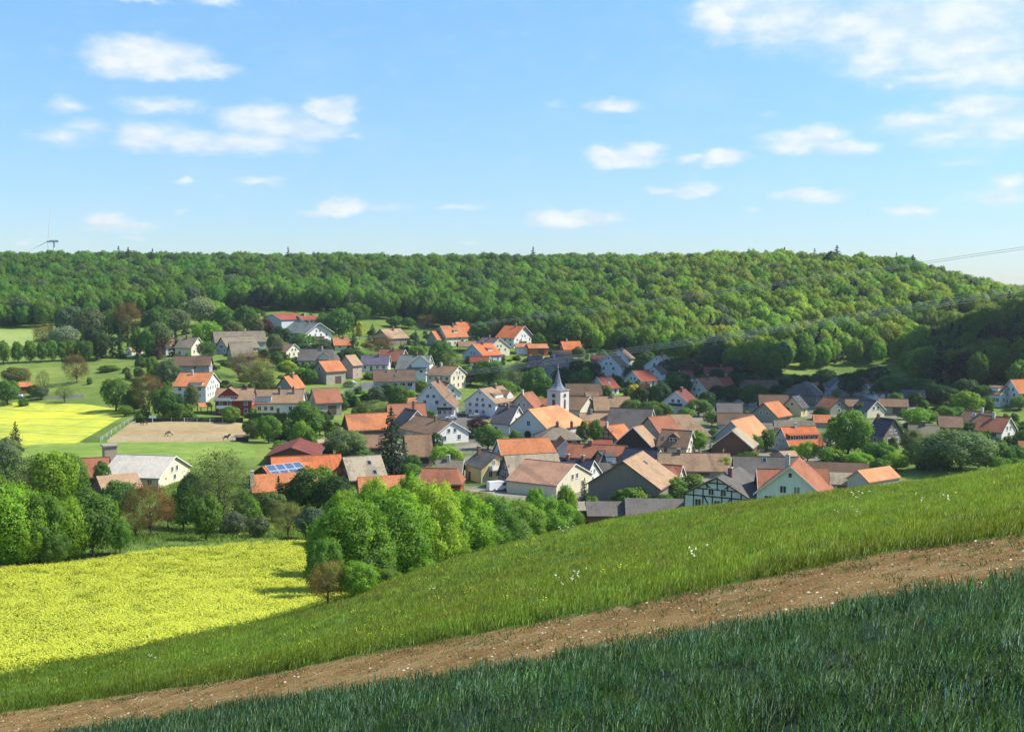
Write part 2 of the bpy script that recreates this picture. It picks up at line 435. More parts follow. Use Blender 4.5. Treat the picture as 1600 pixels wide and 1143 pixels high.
def region_of(X, Y, Z):
    yy = np.maximum(Y, 0.5)
    px, py = pix(X, yy, Z)
    reg = np.zeros(X.shape, int)               # 0 ground
    near = (Y < 112)
    reg[near & (Y > 0)] = 3
    l1 = lineY(L1, px); l2 = lineY(L2, px)
    reg[near & (py > l2) & (Y < 75)] = 2
    reg[(near & (py > l1) & (Y < 62))] = 1
    reg[Y <= 1.0] = 1
    side = (np.abs(X) > np.abs(Y) * 0.95) & (Y < 60)
    reg[side & (np.hypot(X, Y) > 60)] = 3
    reg[(np.hypot(X, Y) > 140) & (Y < 112)] = 0
    f = (Y > 58) & (Y < 175)
    reg[f & inpoly(px, py, POLY['rape_near'])] = 4
    far = Y > 200
    for k, nm in ((5, 'rape_far'), (6, 'paddock'), (7, 'field_top'), (8, 'road'), (8, 'street'), (8, 'track'), (9, 'fallow')):
        if k == 5: reg[far & (reg == 0) & inpoly(px, py, POLY['yards'])] = 10
        reg[far & inpoly(px, py, POLY[nm])] = k
    return reg
REG = region_of(cen[:, 0], cen[:, 1], cen[:, 2])

# draw the ragged cell edges onto the true field margins
def snap_margins():
    rg = REG.reshape(nR - 1, nA)
    for nm_, code in (('rape_near', 4), ('rape_far', 5), ('paddock', 6), ('field_top', 7)):
        poly = np.array(POLY[nm_], float); isr = (rg == code)
        up_ = np.zeros((nR, nA), int); cnt = np.zeros((nR, nA), int)
        for di in (0, 1):
            for dj in (0, 1):
                a = np.roll(isr, dj, axis=1)
                up_[di:nR - 1 + di] += a; cnt[di:nR - 1 + di] += 1
        bd = ((up_ > 0) & (up_ < cnt)).ravel()
        ii = np.where(bd)[0]
        for it in range(3):
            X_, Y_ = V[ii, 0], V[ii, 1]; Z_ = height(X_, Y_)
            q = np.stack(pix(X_, Y_, Z_), 1)
            best = np.full(len(ii), 1e9); tgt = q.copy()
            for k in range(len(poly)):
                a, b = poly[k - 1], poly[k]; d = b - a
                t = np.clip(((q - a) @ d) / (d @ d), 0, 1)[:, None]; c = a + t * d
                ds = np.linalg.norm(c - q, axis=1); m_ = ds < best; best[m_] = ds[m_]; tgt[m_] = c[m_]
            e = .3
            jx = (np.stack(pix(X_ + e, Y_, height(X_ + e, Y_)), 1) - q) / e; jy = (np.stack(pix(X_, Y_ + e, height(X_, Y_ + e)), 1) - q) / e
            r_ = tgt - q; det = jx[:, 0] * jy[:, 1] - jy[:, 0] * jx[:, 1]; det = np.where(abs(det) < 1e-4, 1e9, det)
            dX = (r_[:, 0] * jy[:, 1] - r_[:, 1] * jy[:, 0]) / det; dY = (jx[:, 0] * r_[:, 1] - jx[:, 1] * r_[:, 0]) / det
            lim = .012 * Y_; ok = (best < 9)
            V[ii, 0] += np.where(ok, np.clip(dX, -lim, lim), 0); V[ii, 1] += np.where(ok, np.clip(dY, -lim, lim), 0)
        V[ii, 2] = height(V[ii, 0], V[ii, 1])
snap_margins()

def ground_mat(name, stops, s1=0.05, s2=0.8, s3=6.0, bump=0.4, rough=0.95, rows=None, spots=None):
    m, n = mat(name)
    pos = n.new('ShaderNodeNewGeometry').outputs['Position']
    a = n.noise(pos, s1, 4, .6); b = n.noise(pos, s2, 4, .6); c = n.noise(pos, s3, 4, .65)
    f = n.math('ADD', n.math('MULTIPLY', a, .45), n.math('ADD', n.math('MULTIPLY', b, .35), n.math('MULTIPLY', c, .35)))
    f = n.new('ShaderNodeMapRange', inp={0: f, 1: 0.40, 2: 0.75}).outputs[0]
    col = n.ramp(f, stops)
    if rows:
        (dx, dy, period, width, rc) = rows
        sp = n.new('ShaderNodeSeparateXYZ', inp={0: pos})
        t = n.math('ADD', n.math('MULTIPLY', sp.outputs[0], dx), n.math('MULTIPLY', sp.outputs[1], dy))
        t = n.math('ADD', t, n.math('MULTIPLY', a, period * .35))
        t = n.math('FRACT', n.math('DIVIDE', t, period))
        col = n.mix(n.math('MULTIPLY', n.math('LESS_THAN', t, width), 0.6), col, c4(rc))
    if spots:
        thr, sc_, rc = spots
        sx = n.new('ShaderNodeMapRange', inp={0: n.noise(pos, sc_, 5, .7), 1: thr, 2: thr + .06}).outputs[0]
        col = n.mix(sx, col, c4(rc))
    finish(n, col, rough, c, bump, 0.15, 0.1)
    return m
GM = {
 0: ('ground', ground_mat('grass_ground', [(0, (.05,.085,.02)), (.3, (.095,.15,.03)), (.6, (.15,.21,.04)), (.85, (.22,.26,.06)), (1, (.28,.27,.11))], 0.018, 0.12, 1.5)),
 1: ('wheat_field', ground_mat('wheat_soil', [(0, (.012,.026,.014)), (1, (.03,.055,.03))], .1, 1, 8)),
 2: ('soil_strip', ground_mat('bare_soil', [(0, (.14,.075,.025)), (.3, (.235,.135,.048)), (.55, (.31,.195,.072)), (.8, (.36,.26,.12)), (1, (.18,.19,.07))], .35, 2.2, 14, 1.0, spots=(.57, 1.6, (.11,.14,.045)))),
 3: ('meadow', ground_mat('meadow_ground', [(0, (.055,.11,.018)), (.5, (.09,.17,.025)), (1, (.13,.23,.04))], .05, .5, 5)),
 4: ('rapeseed_field', ground_mat('rapeseed', [(0, (.15,.22,.04)), (.35, (.25,.32,.04)), (.7, (.38,.43,.05)), (1, (.48,.51,.06))], .06, .9, 7)),
 5: ('far_rapeseed_field', ground_mat('rapeseed_far', [(0, (.20,.28,.05)), (.4, (.36,.40,.06)), (.7, (.52,.53,.05)), (1, (.60,.58,.05))], .022, .2, 2.5, rows=(.35, .94, 17, .07, (.13,.19,.03)))),
 6: ('paddock', ground_mat('paddock_sand', [(0, (.23,.175,.085)), (.5, (.33,.25,.13)), (1, (.41,.32,.18))], .05, .4, 4)),
 7: ('upper_field', ground_mat('young_crop', [(0, (.16,.24,.06)), (.5, (.25,.32,.09)), (1, (.34,.36,.14))], .03, .2, 2)),
 8: ('road', ground_mat('asphalt', [(0, (.09,.088,.08)), (1, (.17,.165,.15))], .1, 1, 8)),
 10: ('village_yards', ground_mat('yards', [(0, (.05,.09,.02)), (.4, (.09,.14,.035)), (.5, (.20,.18,.14)), (.75, (.26,.24,.20)), (1, (.34,.31,.26))], .03, .16, 3)),
 9: ('fallow_meadow', ground_mat('fallow', [(0, (.10,.18,.03)), (.5, (.17,.25,.045)), (1, (.30,.34,.08))], .04, .3, 3)),
}
for r_, (nm, m_) in GM.items():
    sel = Q[REG == r_]
    faces = sel
    if r_ == 1: tri = TRI0
    else: tri = []
    used, inv = np.unique(np.concatenate([faces.ravel(), np.array(tri, int).ravel()]) if tri else faces.ravel(), return_inverse=True)
    nf = len(faces)
    inv = inv.ravel()
    Fq = inv[:nf * 4].reshape(-1, 4).tolist() + (inv[nf * 4:].reshape(-1, 3).tolist() if tri else [])
    me = mesh(nm, V[used].tolist(), Fq, [m_], smooth=True)
    add(nm, me, kind='structure')

# ---------------------------------------------------------------- scattering of uncountable growth
def scatter(name, protos, pts, rotz, scale, tint, idx, label, tilt=None, mat_parent=None):
    c = bpy.data.collections.new(name + '_kinds')
    for o in protos: c.objects.link(o)
    me = bpy.data.meshes.new(name)
    me.from_pydata([tuple(p) for p in pts], [], [])
    n = len(pts)
    rot = np.zeros((n, 3)); rot[:, 2] = rotz
    if tilt is not None: rot[:, :2] = tilt
    scale = np.asarray(scale, float)
    if scale.ndim == 1: scale = np.repeat(scale[:, None], 3, 1)
    for nm_, tp, dat, fld in (('rot', 'FLOAT_VECTOR', rot, 'vector'), ('scl', 'FLOAT_VECTOR', scale, 'vector'),
                              ('tint', 'FLOAT_COLOR', np.hstack([tint, np.ones((n, 1))]), 'color'), ('idx', 'INT', idx, 'value')):
        at = me.attributes.new(nm_, tp, 'POINT')
        at.data.foreach_set(fld, np.asarray(dat, dtype=np.int32 if tp == 'INT' else np.float32).ravel())
    o = add(name, me, kind='stuff', label=label)
    ng = bpy.data.node_groups.new(name, 'GeometryNodeTree')
    ng.interface.new_socket('Geometry', in_out='INPUT', socket_type='NodeSocketGeometry')
    ng.interface.new_socket('Geometry', in_out='OUTPUT', socket_type='NodeSocketGeometry')
    N = ng.nodes; Lk = ng.links
    gi = N.new('NodeGroupInput'); go = N.new('NodeGroupOutput')
    ci = N.new('GeometryNodeCollectionInfo'); ci.inputs[0].default_value = c
    ci.inputs[1].default_value = True; ci.inputs[2].default_value = True
    ip = N.new('GeometryNodeInstanceOnPoints')
    ip.inputs['Pick Instance'].default_value = True
    def attr(nm_, typ):
        a = N.new('GeometryNodeInputNamedAttribute'); a.data_type = typ; a.inputs[0].default_value = nm_
        return [x for x in a.outputs if x.enabled and x.name == 'Attribute'][0]
    Lk.new(gi.outputs[0], ip.inputs['Points']); Lk.new(ci.outputs[0], ip.inputs['Instance'])
    Lk.new(attr('idx', 'INT'), ip.inputs['Instance Index'])
    Lk.new(attr('rot', 'FLOAT_VECTOR'), ip.inputs['Rotation'])
    Lk.new(attr('scl', 'FLOAT_VECTOR'), ip.inputs['Scale'])
    Lk.new(ip.outputs[0], go.inputs[0])
    md = o.modifiers.new('scatter', 'NODES'); md.node_group = ng
    return o

# ---------------------------------------------------------------- trees
def leaf_cloud(C, Nm, size, rs, elong=1.0, jitter=0.9, bend=0.0):
    """one small two-triangle leaf clump per centre; shading normals lean with the clump's bough"""
    n = len(C)
    rnd = rs.normal(size=(n, 3)); rnd /= np.linalg.norm(rnd, axis=1)[:, None]
    ln = Nm + jitter * rnd; ln /= np.linalg.norm(ln, axis=1)[:, None]
    t = np.cross(ln, rs.normal(size=(n, 3))); t /= np.linalg.norm(t, axis=1)[:, None]
    b = np.cross(ln, t)
    sz = size * rs.uniform(0.6, 1.35, n)[:, None]
    t = t * sz * elong; b = b * sz
    k = rs.uniform(-.25, .25, (n, 4, 1))
    Vv = np.stack([C - t * (1 + k[:, 0]), C - b * (1 + k[:, 1]) * .8, C + t * (1 + k[:, 2]), C + b * (1 + k[:, 3]) * .8], 1)
    Vv[:, 1] += ln * sz * 0.25; Vv[:, 3] += ln * sz * 0.25
    sn = 0.80 * Nm + 0.35 * ln; sn /= np.linalg.norm(sn, axis=1)[:, None]
    return Vv.reshape(-1, 3), sn
def leaf_mesh(name, Vv, sn, v, m):
    n = len(sn)
    me = bpy.data.meshes.new(name)
    me.vertices.add(4 * n); me.loops.add(4 * n); me.polygons.add(n)
    me.vertices.foreach_set('co', Vv.astype(np.float32).ravel())
    me.loops.foreach_set('vertex_index', np.arange(4 * n, dtype=np.int32))
    me.polygons.foreach_set('loop_start', np.arange(0, 4 * n, 4, dtype=np.int32))
    me.polygons.foreach_set('loop_total', np.full(n, 4, dtype=np.int32))
    me.update(calc_edges=True)
    me.polygons.foreach_set('use_smooth', [True] * n)
    a = me.attributes.new('v', 'FLOAT', 'FACE')
    a.data.foreach_set('value', v.astype(np.float32))
    me.materials.append(m)
    me.normals_split_custom_set(np.repeat(sn, 4, 0).tolist())
    return me
def crown_pts(rs, nl, nleaf, zb=0.18, rl=(.13, .22), squash=1.0, inner=0.3, low=0.25, shape='round', poke_=.24):
    zc = (1 + zb) / 2; rz = (1 - zb) / 2
    lobes = []
    for k in range(nl):
        ph = k * 2.39996 + rs.uniform(-.4, .4)
        cz = 1 - 2 * (k + .5) / nl
        sr = math.sqrt(max(0, 1 - cz * cz))
        r = rs.uniform(*rl)
        q = rs.uniform(.75, 1.0)
        ex, ez = (.5 - r * .95) * q, (rz - r * .9) * q
        x, y, z = ex * sr * math.cos(ph), ex * sr * math.sin(ph), zc + ez * cz
        if shape == 'egg': f = 1.0 - .45 * max(0, (z - zc) / rz); x *= f; y *= f
        if shape == 'dome' and cz < 0: f = .95; x *= 1.1 * f; y *= 1.1 * f
        lobes.append((x, y, z, r * rs.uniform(.85, 1.1)))
    lobes.append((0, 0, zc, min(.30, rz * .75)))
    lb = np.array(lobes)
    wts = lb[:, 3] ** 2; wts[-1] *= .4; wts /= wts.sum()
    li = rs.choice(len(lb), nleaf, p=wts)
    d = rs.normal(size=(nleaf, 3)); d /= np.linalg.norm(d, axis=1)[:, None]
    d[:, 2] += .25; d /= np.linalg.norm(d, axis=1)[:, None]
    rr = lb[li, 3] * (1 - inner * rs.rand(nleaf) ** 1.5 + .10 * rs.normal(size=nleaf))
    # ragged outline: boughs poke out here and there
    poke = np.sin(d[:, 0] * 7 + li) * np.sin(d[:, 1] * 6 + li * 1.7) * np.sin(d[:, 2] * 6.3 + li * .6)
    rr = rr * (1 + poke_ * poke)
    Pp = lb[li, :3] + d * rr[:, None] * np.array([1, 1, squash])
    dist = np.linalg.norm((Pp[:, None, :] - lb[None, :, :3]), axis=2) / lb[None, :, 3]
    dist[np.arange(nleaf), li] = 9
    keep = (dist.min(1) > .72) & (Pp[:, 2] > zb * .5)
    Pp, d, li = Pp[keep], d[keep], li[keep]
    cdir = Pp - np.array([0, 0, zc - .1]); cdir /= np.linalg.norm(cdir, axis=1)[:, None] + 1e-9
    Nm = .72 * d + .35 * cdir + np.array([0, 0, .12]); Nm /= np.linalg.norm(Nm, axis=1)[:, None]
    lv = rs.rand(len(lb))
    v = np.clip(.5 + .28 * (lv[li] - .5) + .30 * rs.normal(size=len(Pp)) * .6, 0, 1)
    return Pp, Nm, v, lb
def crown(name, seed, nl=16, nleaf=9000, size=.022, m=None, jitter=.9, elong=1.0, **kw):
    rs = np.random.RandomState(seed)
    Pp, Nm, v, lb = crown_pts(rs, nl, nleaf, **kw)
    Vv, sn = leaf_cloud(Pp, Nm, size, rs, elong, jitter)
    return leaf_mesh(name, Vv, sn, v, m or M_LEAF), lb
def trunk_mesh(name, seed, lb, r=.03, fork=.25, thin=1.0, nb=7):
    rs = np.random.RandomState(seed)
    mb = MB()
    top = .62
    pts = [(0, 0, -.06), (rs.uniform(-.01, .01), 0, .05), (rs.uniform(-.02, .02), rs.uniform(-.02, .02), fork), (rs.uniform(-.03, .03), rs.uniform(-.03, .03), .45), (0, 0, top)]
    mb.tube(pts, [r * 1.5, r, r * .8, r * .5, r * .2], 7)
    order = rs.permutation(len(lb) - 1)[:nb]
    for k in order:
        x, y, z, q = lb[k]
        z0 = lerp(fork * .8, .5, rs.rand())
        mid = (x * .45, y * .45, lerp(z0, z, .45))
        mb.tube([(0, 0, z0), mid, (x, y, z)], [r * .5 * thin, r * .33 * thin, r * .1], 5)
    return mb.build(name, [M_BARK], smooth=True)
def conifer(name, seed, tiers=17, per=11, nl=26, size=.03, m=None, droop=.25, rmax=.5):
    rs = np.random.RandomState(seed)
    Cs, Ns = [], []
    for t in range(tiers):
        ft = t / (tiers - 1)
        z = lerp(.05, .97, ft)
        R0 = rmax * (1 - ft) ** .72 * rs.uniform(.85, 1.1) + .015
        for b in range(max(4, int(per * (1 - ft * .6)))):
            a = rs.uniform(0, 6.283); Rb = R0 * rs.uniform(.7, 1.08)
            k = max(5, int(nl * (Rb / rmax) + 3))
            s = rs.rand(k) ** .7
            w_ = .055 * (1 - s * .5) * (Rb / rmax + .3)
            side = rs.normal(size=k) * w_
            x = np.cos(a) * s * Rb - np.sin(a) * side; y = np.sin(a) * s * Rb + np.cos(a) * side
            zz = z - droop * s * Rb * rs.uniform(.6, 1.2) + .10 * Rb * s ** 3 - np.abs(side) * .5
            Cs.append(np.stack([x, y, zz], 1))
            nn = np.stack([np.cos(a) * .55 * np.ones(k) , np.sin(a) * .55 * np.ones(k), .75 * np.ones(k)], 1) + rs.normal(size=(k, 3)) * .15
            Ns.append(nn / np.linalg.norm(nn, axis=1)[:, None])
    C = np.vstack(Cs); Nn = np.vstack(Ns)
    C[:, 2] = np.clip(C[:, 2], .01, 1)
    C = np.vstack([C, np.stack([rs.normal(size=40) * .006, rs.normal(size=40) * .006, rs.uniform(.9, 1, 40)], 1)])
    Nn = np.vstack([Nn, np.tile([[0, 0, 1.]], (40, 1))])
    Vv, sn = leaf_cloud(C, Nn, size, rs, 1.5, .5)
    return leaf_mesh(name, Vv, sn, np.clip(.45 + .2 * rs.normal(size=len(C)), 0, 1), m or M_LEAF)
# ---------------------------------------------------------------- houses
RC = dict(orange=(.56,.20,.075), bright=(.62,.17,.05), rust=(.38,.145,.075), red=(.34,.08,.045), dkred=(.22,.06,.045), brown=(.27,.175,.125), tan=(.42,.29,.205),
          dkbrown=(.165,.11,.085), grey=(.235,.21,.18), dkgrey=(.155,.14,.125), slate=(.105,.105,.115), navy=(.035,.045,.075), green=(.19,.21,.19),
          pale=(.55,.50,.42), salmon=(.47,.275,.21), violet=(.14,.13,.18), mauve=(.22,.145,.15), greytan=(.40,.35,.29), apricot=(.66,.29,.13), beigebrown=(.36,.245,.17))
RC = {k: (v if k in ('pale',) else tuple(x * .88 * (1 if k not in ('brown', 'tan', 'beigebrown', 'dkbrown', 'salmon', 'grey', 'greytan') else (1.04, .97, .80)[i]) for i, x in enumerate(v))) for k, v in RC.items()}
WC = dict(white=(.80,.79,.76), cream=(.74,.68,.50), grey=(.44,.44,.43), stone=(.36,.32,.26), wood=(.14,.085,.055), brown=(.20,.12,.08), red=(.33,.055,.04),
          taupe=(.27,.225,.185), yellow=(.68,.56,.30), pink=(.50,.36,.30), greygreen=(.34,.35,.27), blue=(.55,.60,.66), rustwood=(.19,.10,.06), dark=(.06,.05,.045), orange=(.50,.15,.06), ivy=(.05,.07,.03))  # blue has the bluish cast of shaded walls put into the colour
WK = dict(stone='stone', wood='wood', brown='wood', rustwood='wood', dark='wood')
M_FRAME = flat_mat('window_frame', (.70, .70, .68), .5)
M_DKFRAME = flat_mat('dark_frame', (.12, .08, .06), .6)
def glass():
    m, n = mat('window_glass')
    oi = n.new('ShaderNodeObjectInfo').outputs['Random']
    col = n.ramp(oi, [(0, (.012,.014,.017)), (.6, (.03,.035,.04)), (.85, (.10,.11,.12)), (1, (.28,.27,.25))])
    finish(n, col, 0.08, spec=0.6)
    return m
M_GLASS = glass()
M_VERGE = flat_mat('verge_white', (.66, .64, .60), .6)
M_VERGED = flat_mat('verge_dark', (.10, .065, .045), .7)
M_GUTTER = flat_mat('gutter_zinc', (.22, .21, .20), .45, metal=.5)
M_BRICK = flat_mat('chimney_brick', (.20, .11, .08), .9, var=.35)
M_CHW = flat_mat('chimney_render', (.50, .47, .42), .9)
M_BEAM = flat_mat('timber_beam', (.055, .038, .03), .8, var=.3)
M_METAL = flat_mat('metal_grey', (.30, .31, .32), .4, metal=.6)
M_WHITE = flat_mat('white_paint', (.75, .75, .73), .5)
_wm = {}
def window_mesh(wd, ht):
    key = (round(wd, 1), round(ht, 1))
    if key not in _wm:
        wd, ht = key
        f = MB(); t = .09
        f.box(-wd/2 - t, -wd/2 + .03, -.06, .05, -.04, ht + t); f.box(wd/2 - .03, wd/2 + t, -.06, .05, -.04, ht + t)
        f.box(-wd/2 + .03, wd/2 - .03, -.06, .05, ht - .03, ht + t); f.box(-wd/2 - t - .05, wd/2 + t + .05, -.12, .05, -.12, -.04)
        if wd > .9: f.box(-.035, .035, -.045, .03, -.04, ht - .03)
        g = MB(); g.box(-wd/2 + .03, wd/2 - .03, -.02, .04, -.04, ht - .03)
        _wm[key] = (f.build('window', [M_FRAME]), g.build('pane', [M_GLASS]))
    return _wm[key]
def put_window(parent, x, y, z, rot, wd=1.1, ht=1.25, name='window'):
    a, b = window_mesh(wd, ht)
    o = add(name, a, parent, (x, y, z), rot)
    if name == 'window': add('pane', b, o)
    return o
_dm = {}
def door_mesh(wd, ht, c):
    key = (wd, ht, c)
    if key not in _dm:
        d = MB(); d.box(-wd/2, wd/2, -.05, .04, 0, ht, 0); d.box(-wd/2 - .08, wd/2 + .08, -.03, .03, 0, ht + .08, 1)
        n_ = max(2, int(wd / .6))
        for k in range(n_): d.box(-wd/2 + wd * k / n_ + .03, -wd/2 + wd * (k + 1) / n_ - .03, -.08, -.05, .1, ht - .1, 0)
        _dm[key] = d.build('door', [flat_mat('door_wood', c, .6), M_FRAME if wd < 2 else M_DKFRAME])
    return _dm[key]
def roof_mesh(L, W, zr, ze, ox, oy, h0, h1, m, th=.2):
    """ridge along x at zr, eaves at ze over the wall; h0/h1 = hip inset at each end"""
    sl = (zr - ze) / (W / 2)
    ye = W / 2 + oy; zo = ze - sl * oy
    x0, x1 = -L/2 - ox, L/2 + ox
    lift = th / math.cos(math.atan(sl))
    top = [(x0, -ye, zo), (x1, -ye, zo), (x1, ye, zo), (x0, ye, zo), (x0 + h0, 0, zr), (x1 - h1, 0, zr)]
    V = [(a, b, c + lift) for a, b, c in top] + top
    S = math.hypot(ye, zr - zo)
    Fc, uv = [], []
    def f(ids, uvs): Fc.append(ids); uv.extend(uvs)
    f((0, 1, 5, 4), [(x0, 0), (x1, 0), (x1 - h1, S), (x0 + h0, S)])
    f((2, 3, 4, 5), [(x1 + 50, 0), (x0 + 50, 0), (x0 + h0 + 50, S), (x1 - h1 + 50, S)])
    f((3, 0, 4), [(-ye + 90, 0), (ye + 90, 0), (90, S if h0 > .01 else .1)])
    f((1, 2, 5), [(-ye + 130, 0), (ye + 130, 0), (130, S if h1 > .01 else .1)])
    f((7, 6, 10, 11), [(0, 0)] * 4); f((9, 8, 11, 10), [(0, 0)] * 4)
    f((6, 9, 10), [(0, 0)] * 3); f((8, 7, 11), [(0, 0)] * 3)
    if h0 < .01:      # open gable end: no triangle, just the thickness
        Fc.pop(2); del uv[8:11]
        k = [i for i, q in enumerate(Fc) if q == (6, 9, 10)][0]
        pos = sum(len(q) for q in Fc[:k]); del uv[pos:pos + 3]; Fc.pop(k)
        f((0, 4, 10, 6), [(0, 0)] * 4); f((4, 3, 9, 10), [(0, 0)] * 4)
    else: f((3, 9, 6, 0), [(0, 0)] * 4)
    if h1 < .01:
        k = Fc.index((1, 2, 5)); pos = sum(len(q) for q in Fc[:k]); del uv[pos:pos + 3]; Fc.pop(k)
        k = Fc.index((8, 7, 11)); pos = sum(len(q) for q in Fc[:k]); del uv[pos:pos + 3]; Fc.pop(k)
        f((5, 1, 7, 11), [(0, 0)] * 4); f((2, 5, 11, 8), [(0, 0)] * 4)
    else: f((1, 7, 8, 2), [(0, 0)] * 4)
    f((0, 6, 7, 1), [(0, 0)] * 4); f((2, 8, 9, 3), [(0, 0)] * 4)
    me = mesh('roof', V, Fc, [m], uv=uv)
    return me, lift
HOUSES = []      # (px, py, short name, X, Y, radius) for naming what stands beside them
FOOT = []
def solve_place(ax, ay, ex, phi, de, hw, wg, o):
    lateral = wg is None
    if lateral: de = de * .87
    bx, by = ax, ay + de + hw + (de * .13 if lateral else 0)
    if 'base' in o: by = o['base']
    X, Y, Z = ground_at(bx, by, last=not o.get('first'), ymin=112)
    if 'Y' in o: Y = o['Y']
    rx, rz = ray(ax, ay)
    X = rx * Y; ztop = rz * Y
    s = Y / F; azv = math.atan(rx)
    ph = math.radians(phi) - azv
    c, sn = math.cos(ph), math.sin(ph)
    t, _ = ray(ex, ay)
    den = c - t * sn
    L = o.get('L') or (t * Y - X) / den
    if L < 0: L = abs(L)
    L = max(3.0, min(60, L))
    de_m, hw_m = de * s, hw * s
    if lateral: W = o.get('W') or 2 * de_m / math.tan(math.radians(o.get('pitch', 40)))
    else: W = o.get('W') or wg * s * math.cos(azv) / max(.2, abs(math.sin(math.radians(phi))))
    return X, Y, ztop, ph, L, W, de_m, hw_m, by
def H(nm, ax, ay, ex, phi, de, hw, wg, roof, wall, cat='house', name=None, **o):
    X, Y, ztop, ph, L, W, de_m, hw_m, by = solve_place(ax, ay, ex, phi, de, hw, wg, o)
    W = max(2.2, W)
    H_ = de_m + hw_m
    cxw, cyw = X + math.cos(ph) * L / 2, Y + math.sin(ph) * L / 2
    zb = ztop - H_
    name = name or cat.replace(' ', '_')
    root = thing(name, nm, cat, (cxw, cyw, zb), ph, o.get('group'))
    fs = -1 if phi < 90 else 1                     # the long side one sees
    zr, ze = H_ - .2, hw_m
    small = H_ < 4.2
    ox = o.get('ox', .25 if small else .45); oy = o.get('oy', .25 if small else .5)
    hip = o.get('hip', (0, 0))
    h0, h1 = hip[0] * W / 2, hip[1] * W / 2
    wm = wall_mat(WC[wall], WK.get(wall, 'plaster'))
    FD = -3.0
    V = [(-L/2, -W/2, FD), (L/2, -W/2, FD), (L/2, W/2, FD), (-L/2, W/2, FD), (-L/2, -W/2, ze), (L/2, -W/2, ze), (L/2, W/2, ze), (-L/2, W/2, ze)]
    Fc = [(0, 1, 5, 4), (2, 3, 7, 6)]
    if h0 < .01: V.append((-L/2, 0, zr)); Fc.append((3, 0, 4, len(V) - 1, 7))
    else: Fc.append((3, 0, 4, 7))
    if h1 < .01: V.append((L/2, 0, zr)); Fc.append((1, 2, 6, len(V) - 1, 5))
    else: Fc.append((1, 2, 6, 5))
    if not o.get('open'):
        wl = add('wall', mesh('wall', V, Fc, [wm]), root)
    else:
        for sx in (-1, 1):
            for sy in (-1, 1):
                mb = MB(); mb.box(-.12, .12, -.12, .12, FD, ze); add('post', mb.build('post', [M_BEAM]), root, (sx * (L/2 - .2), sy * (W/2 - .2), 0))
    rm = roof_mat(RC[roof], o.get('wear', .5))
    rme, lift = roof_mesh(L, W, zr, ze, ox, oy, h0, h1, rm, .14 if small else .2)
    rf = add('roof', rme, root)
    sl = (zr - ze) / (W / 2)
    # verges on the gable one sees, gutter on the long side one sees
    if not small and h0 < .01 and not o.get('noverge'):
        vm = {'w': M_VERGE, 'd': M_VERGED}[o.get('verge', 'w' if wall in ('white', 'cream', 'blue') else 'd')]
        for sy in (-1, 1):
            mb = MB()
            e = oy + .02
            a = (-L/2 - ox - .06, 0, zr + .02); b = (-L/2 - ox - .06, sy * (W/2 + e), ze - sl * e + .02)
            d = lift + .03; t2 = .09
            P = [a, b, (b[0], b[1], b[2] + d), (a[0], a[1], a[2] + d)]
            P2 = [(p[0] + t2 - .035, p[1], p[2]) for p in P]
            mb.V += P + P2; mb.F += [(0, 1, 2, 3), (7, 6, 5, 4), (0, 4, 5, 1), (1, 5, 6, 2), (2, 6, 7, 3), (3, 7, 4, 0)]; mb.M += [0] * 6
            add('verge_board', mb.build('verge_board', [vm]), root)
    if not small:
        mb = MB(); yg = fs * (W/2 + oy + .08); zg = ze - sl * oy + .06
        mb.box(-L/2 - ox, L/2 + ox, yg - .07, yg + .07, zg - .07, zg + .07)
        add('gutter', mb.build('gutter', [M_GUTTER]), root)
        mb = MB(); r0, r1 = -L/2 - ox + h0, L/2 + ox - h1
        nseg = max(2, int((r1 - r0) / 1.6))
        for k in range(nseg): 
            a = r0 + (r1 - r0) * k / nseg; b = r0 + (r1 - r0) * (k + 1) / nseg - .04
            mb.box(a, b, -.13, .13, zr + lift - .04, zr + lift + .07 + .02 * (k % 2))
        add('ridge_cap', mb.build('ridge_cap', [rm]), root)
    # windows
    def zroof(y): return zr - sl * abs(y)
    if o.get('win', 1) and not o.get('open'):
        rng = random.Random(int(ax * 7 + ay))
        st = max(1, int(round(hw_m / 2.75))); sh = hw_m / st
        wh = min(1.3, sh * .48); ww_ = o.get('ww', 1.1)
        if h0 < .01 and not o.get('nogw'):
            for r_ in range(st):
                z = r_ * sh + sh * .34
                nc = o.get('gcols') or max(1, int(W / 3.4))
                for k in range(nc):
                    y = (k + .5) / nc * W * .86 - W * .43
                    if r_ == 0 and k == 0 and rng.random() < .25: continue
                    put_window(root, -L/2 - .02, y, z, -math.pi/2, ww_, wh)
            if de_m > 2.6:
                nc = 2 if W > 8 else 1
                for k in range(nc):
                    y = (k - (nc - 1) / 2) * 2.2
                    z = ze + .35
                    if z + 1.2 < zroof(abs(y) + .6): put_window(root, -L/2 - .02, y, z, -math.pi/2, 1.0, 1.1)
            if de_m > 4.6: put_window(root, -L/2 - .02, 0, ze + de_m * .62, -math.pi/2, .6, .7)
        nc = o.get('scols') or max(1, int(L / 3.0))
        for r_ in range(st):
            z = r_ * sh + sh * .34
            dk = nc // 2 if r_ == 0 else -1
            for k in range(nc):
                x = (k + .5) / nc * L * .92 - L * .46
                if k == dk and nc > 1:
                    add('door', door_mesh(1.05, min(2.1, sh * .85), (.16, .09, .06)), root, (x, fs * (W/2 + .01), 0), 0 if fs < 0 else math.pi)
                    continue
                if rng.random() < .1: continue
                put_window(root, x, fs * (W/2 + .02), z, 0 if fs < 0 else math.pi, ww_, wh)
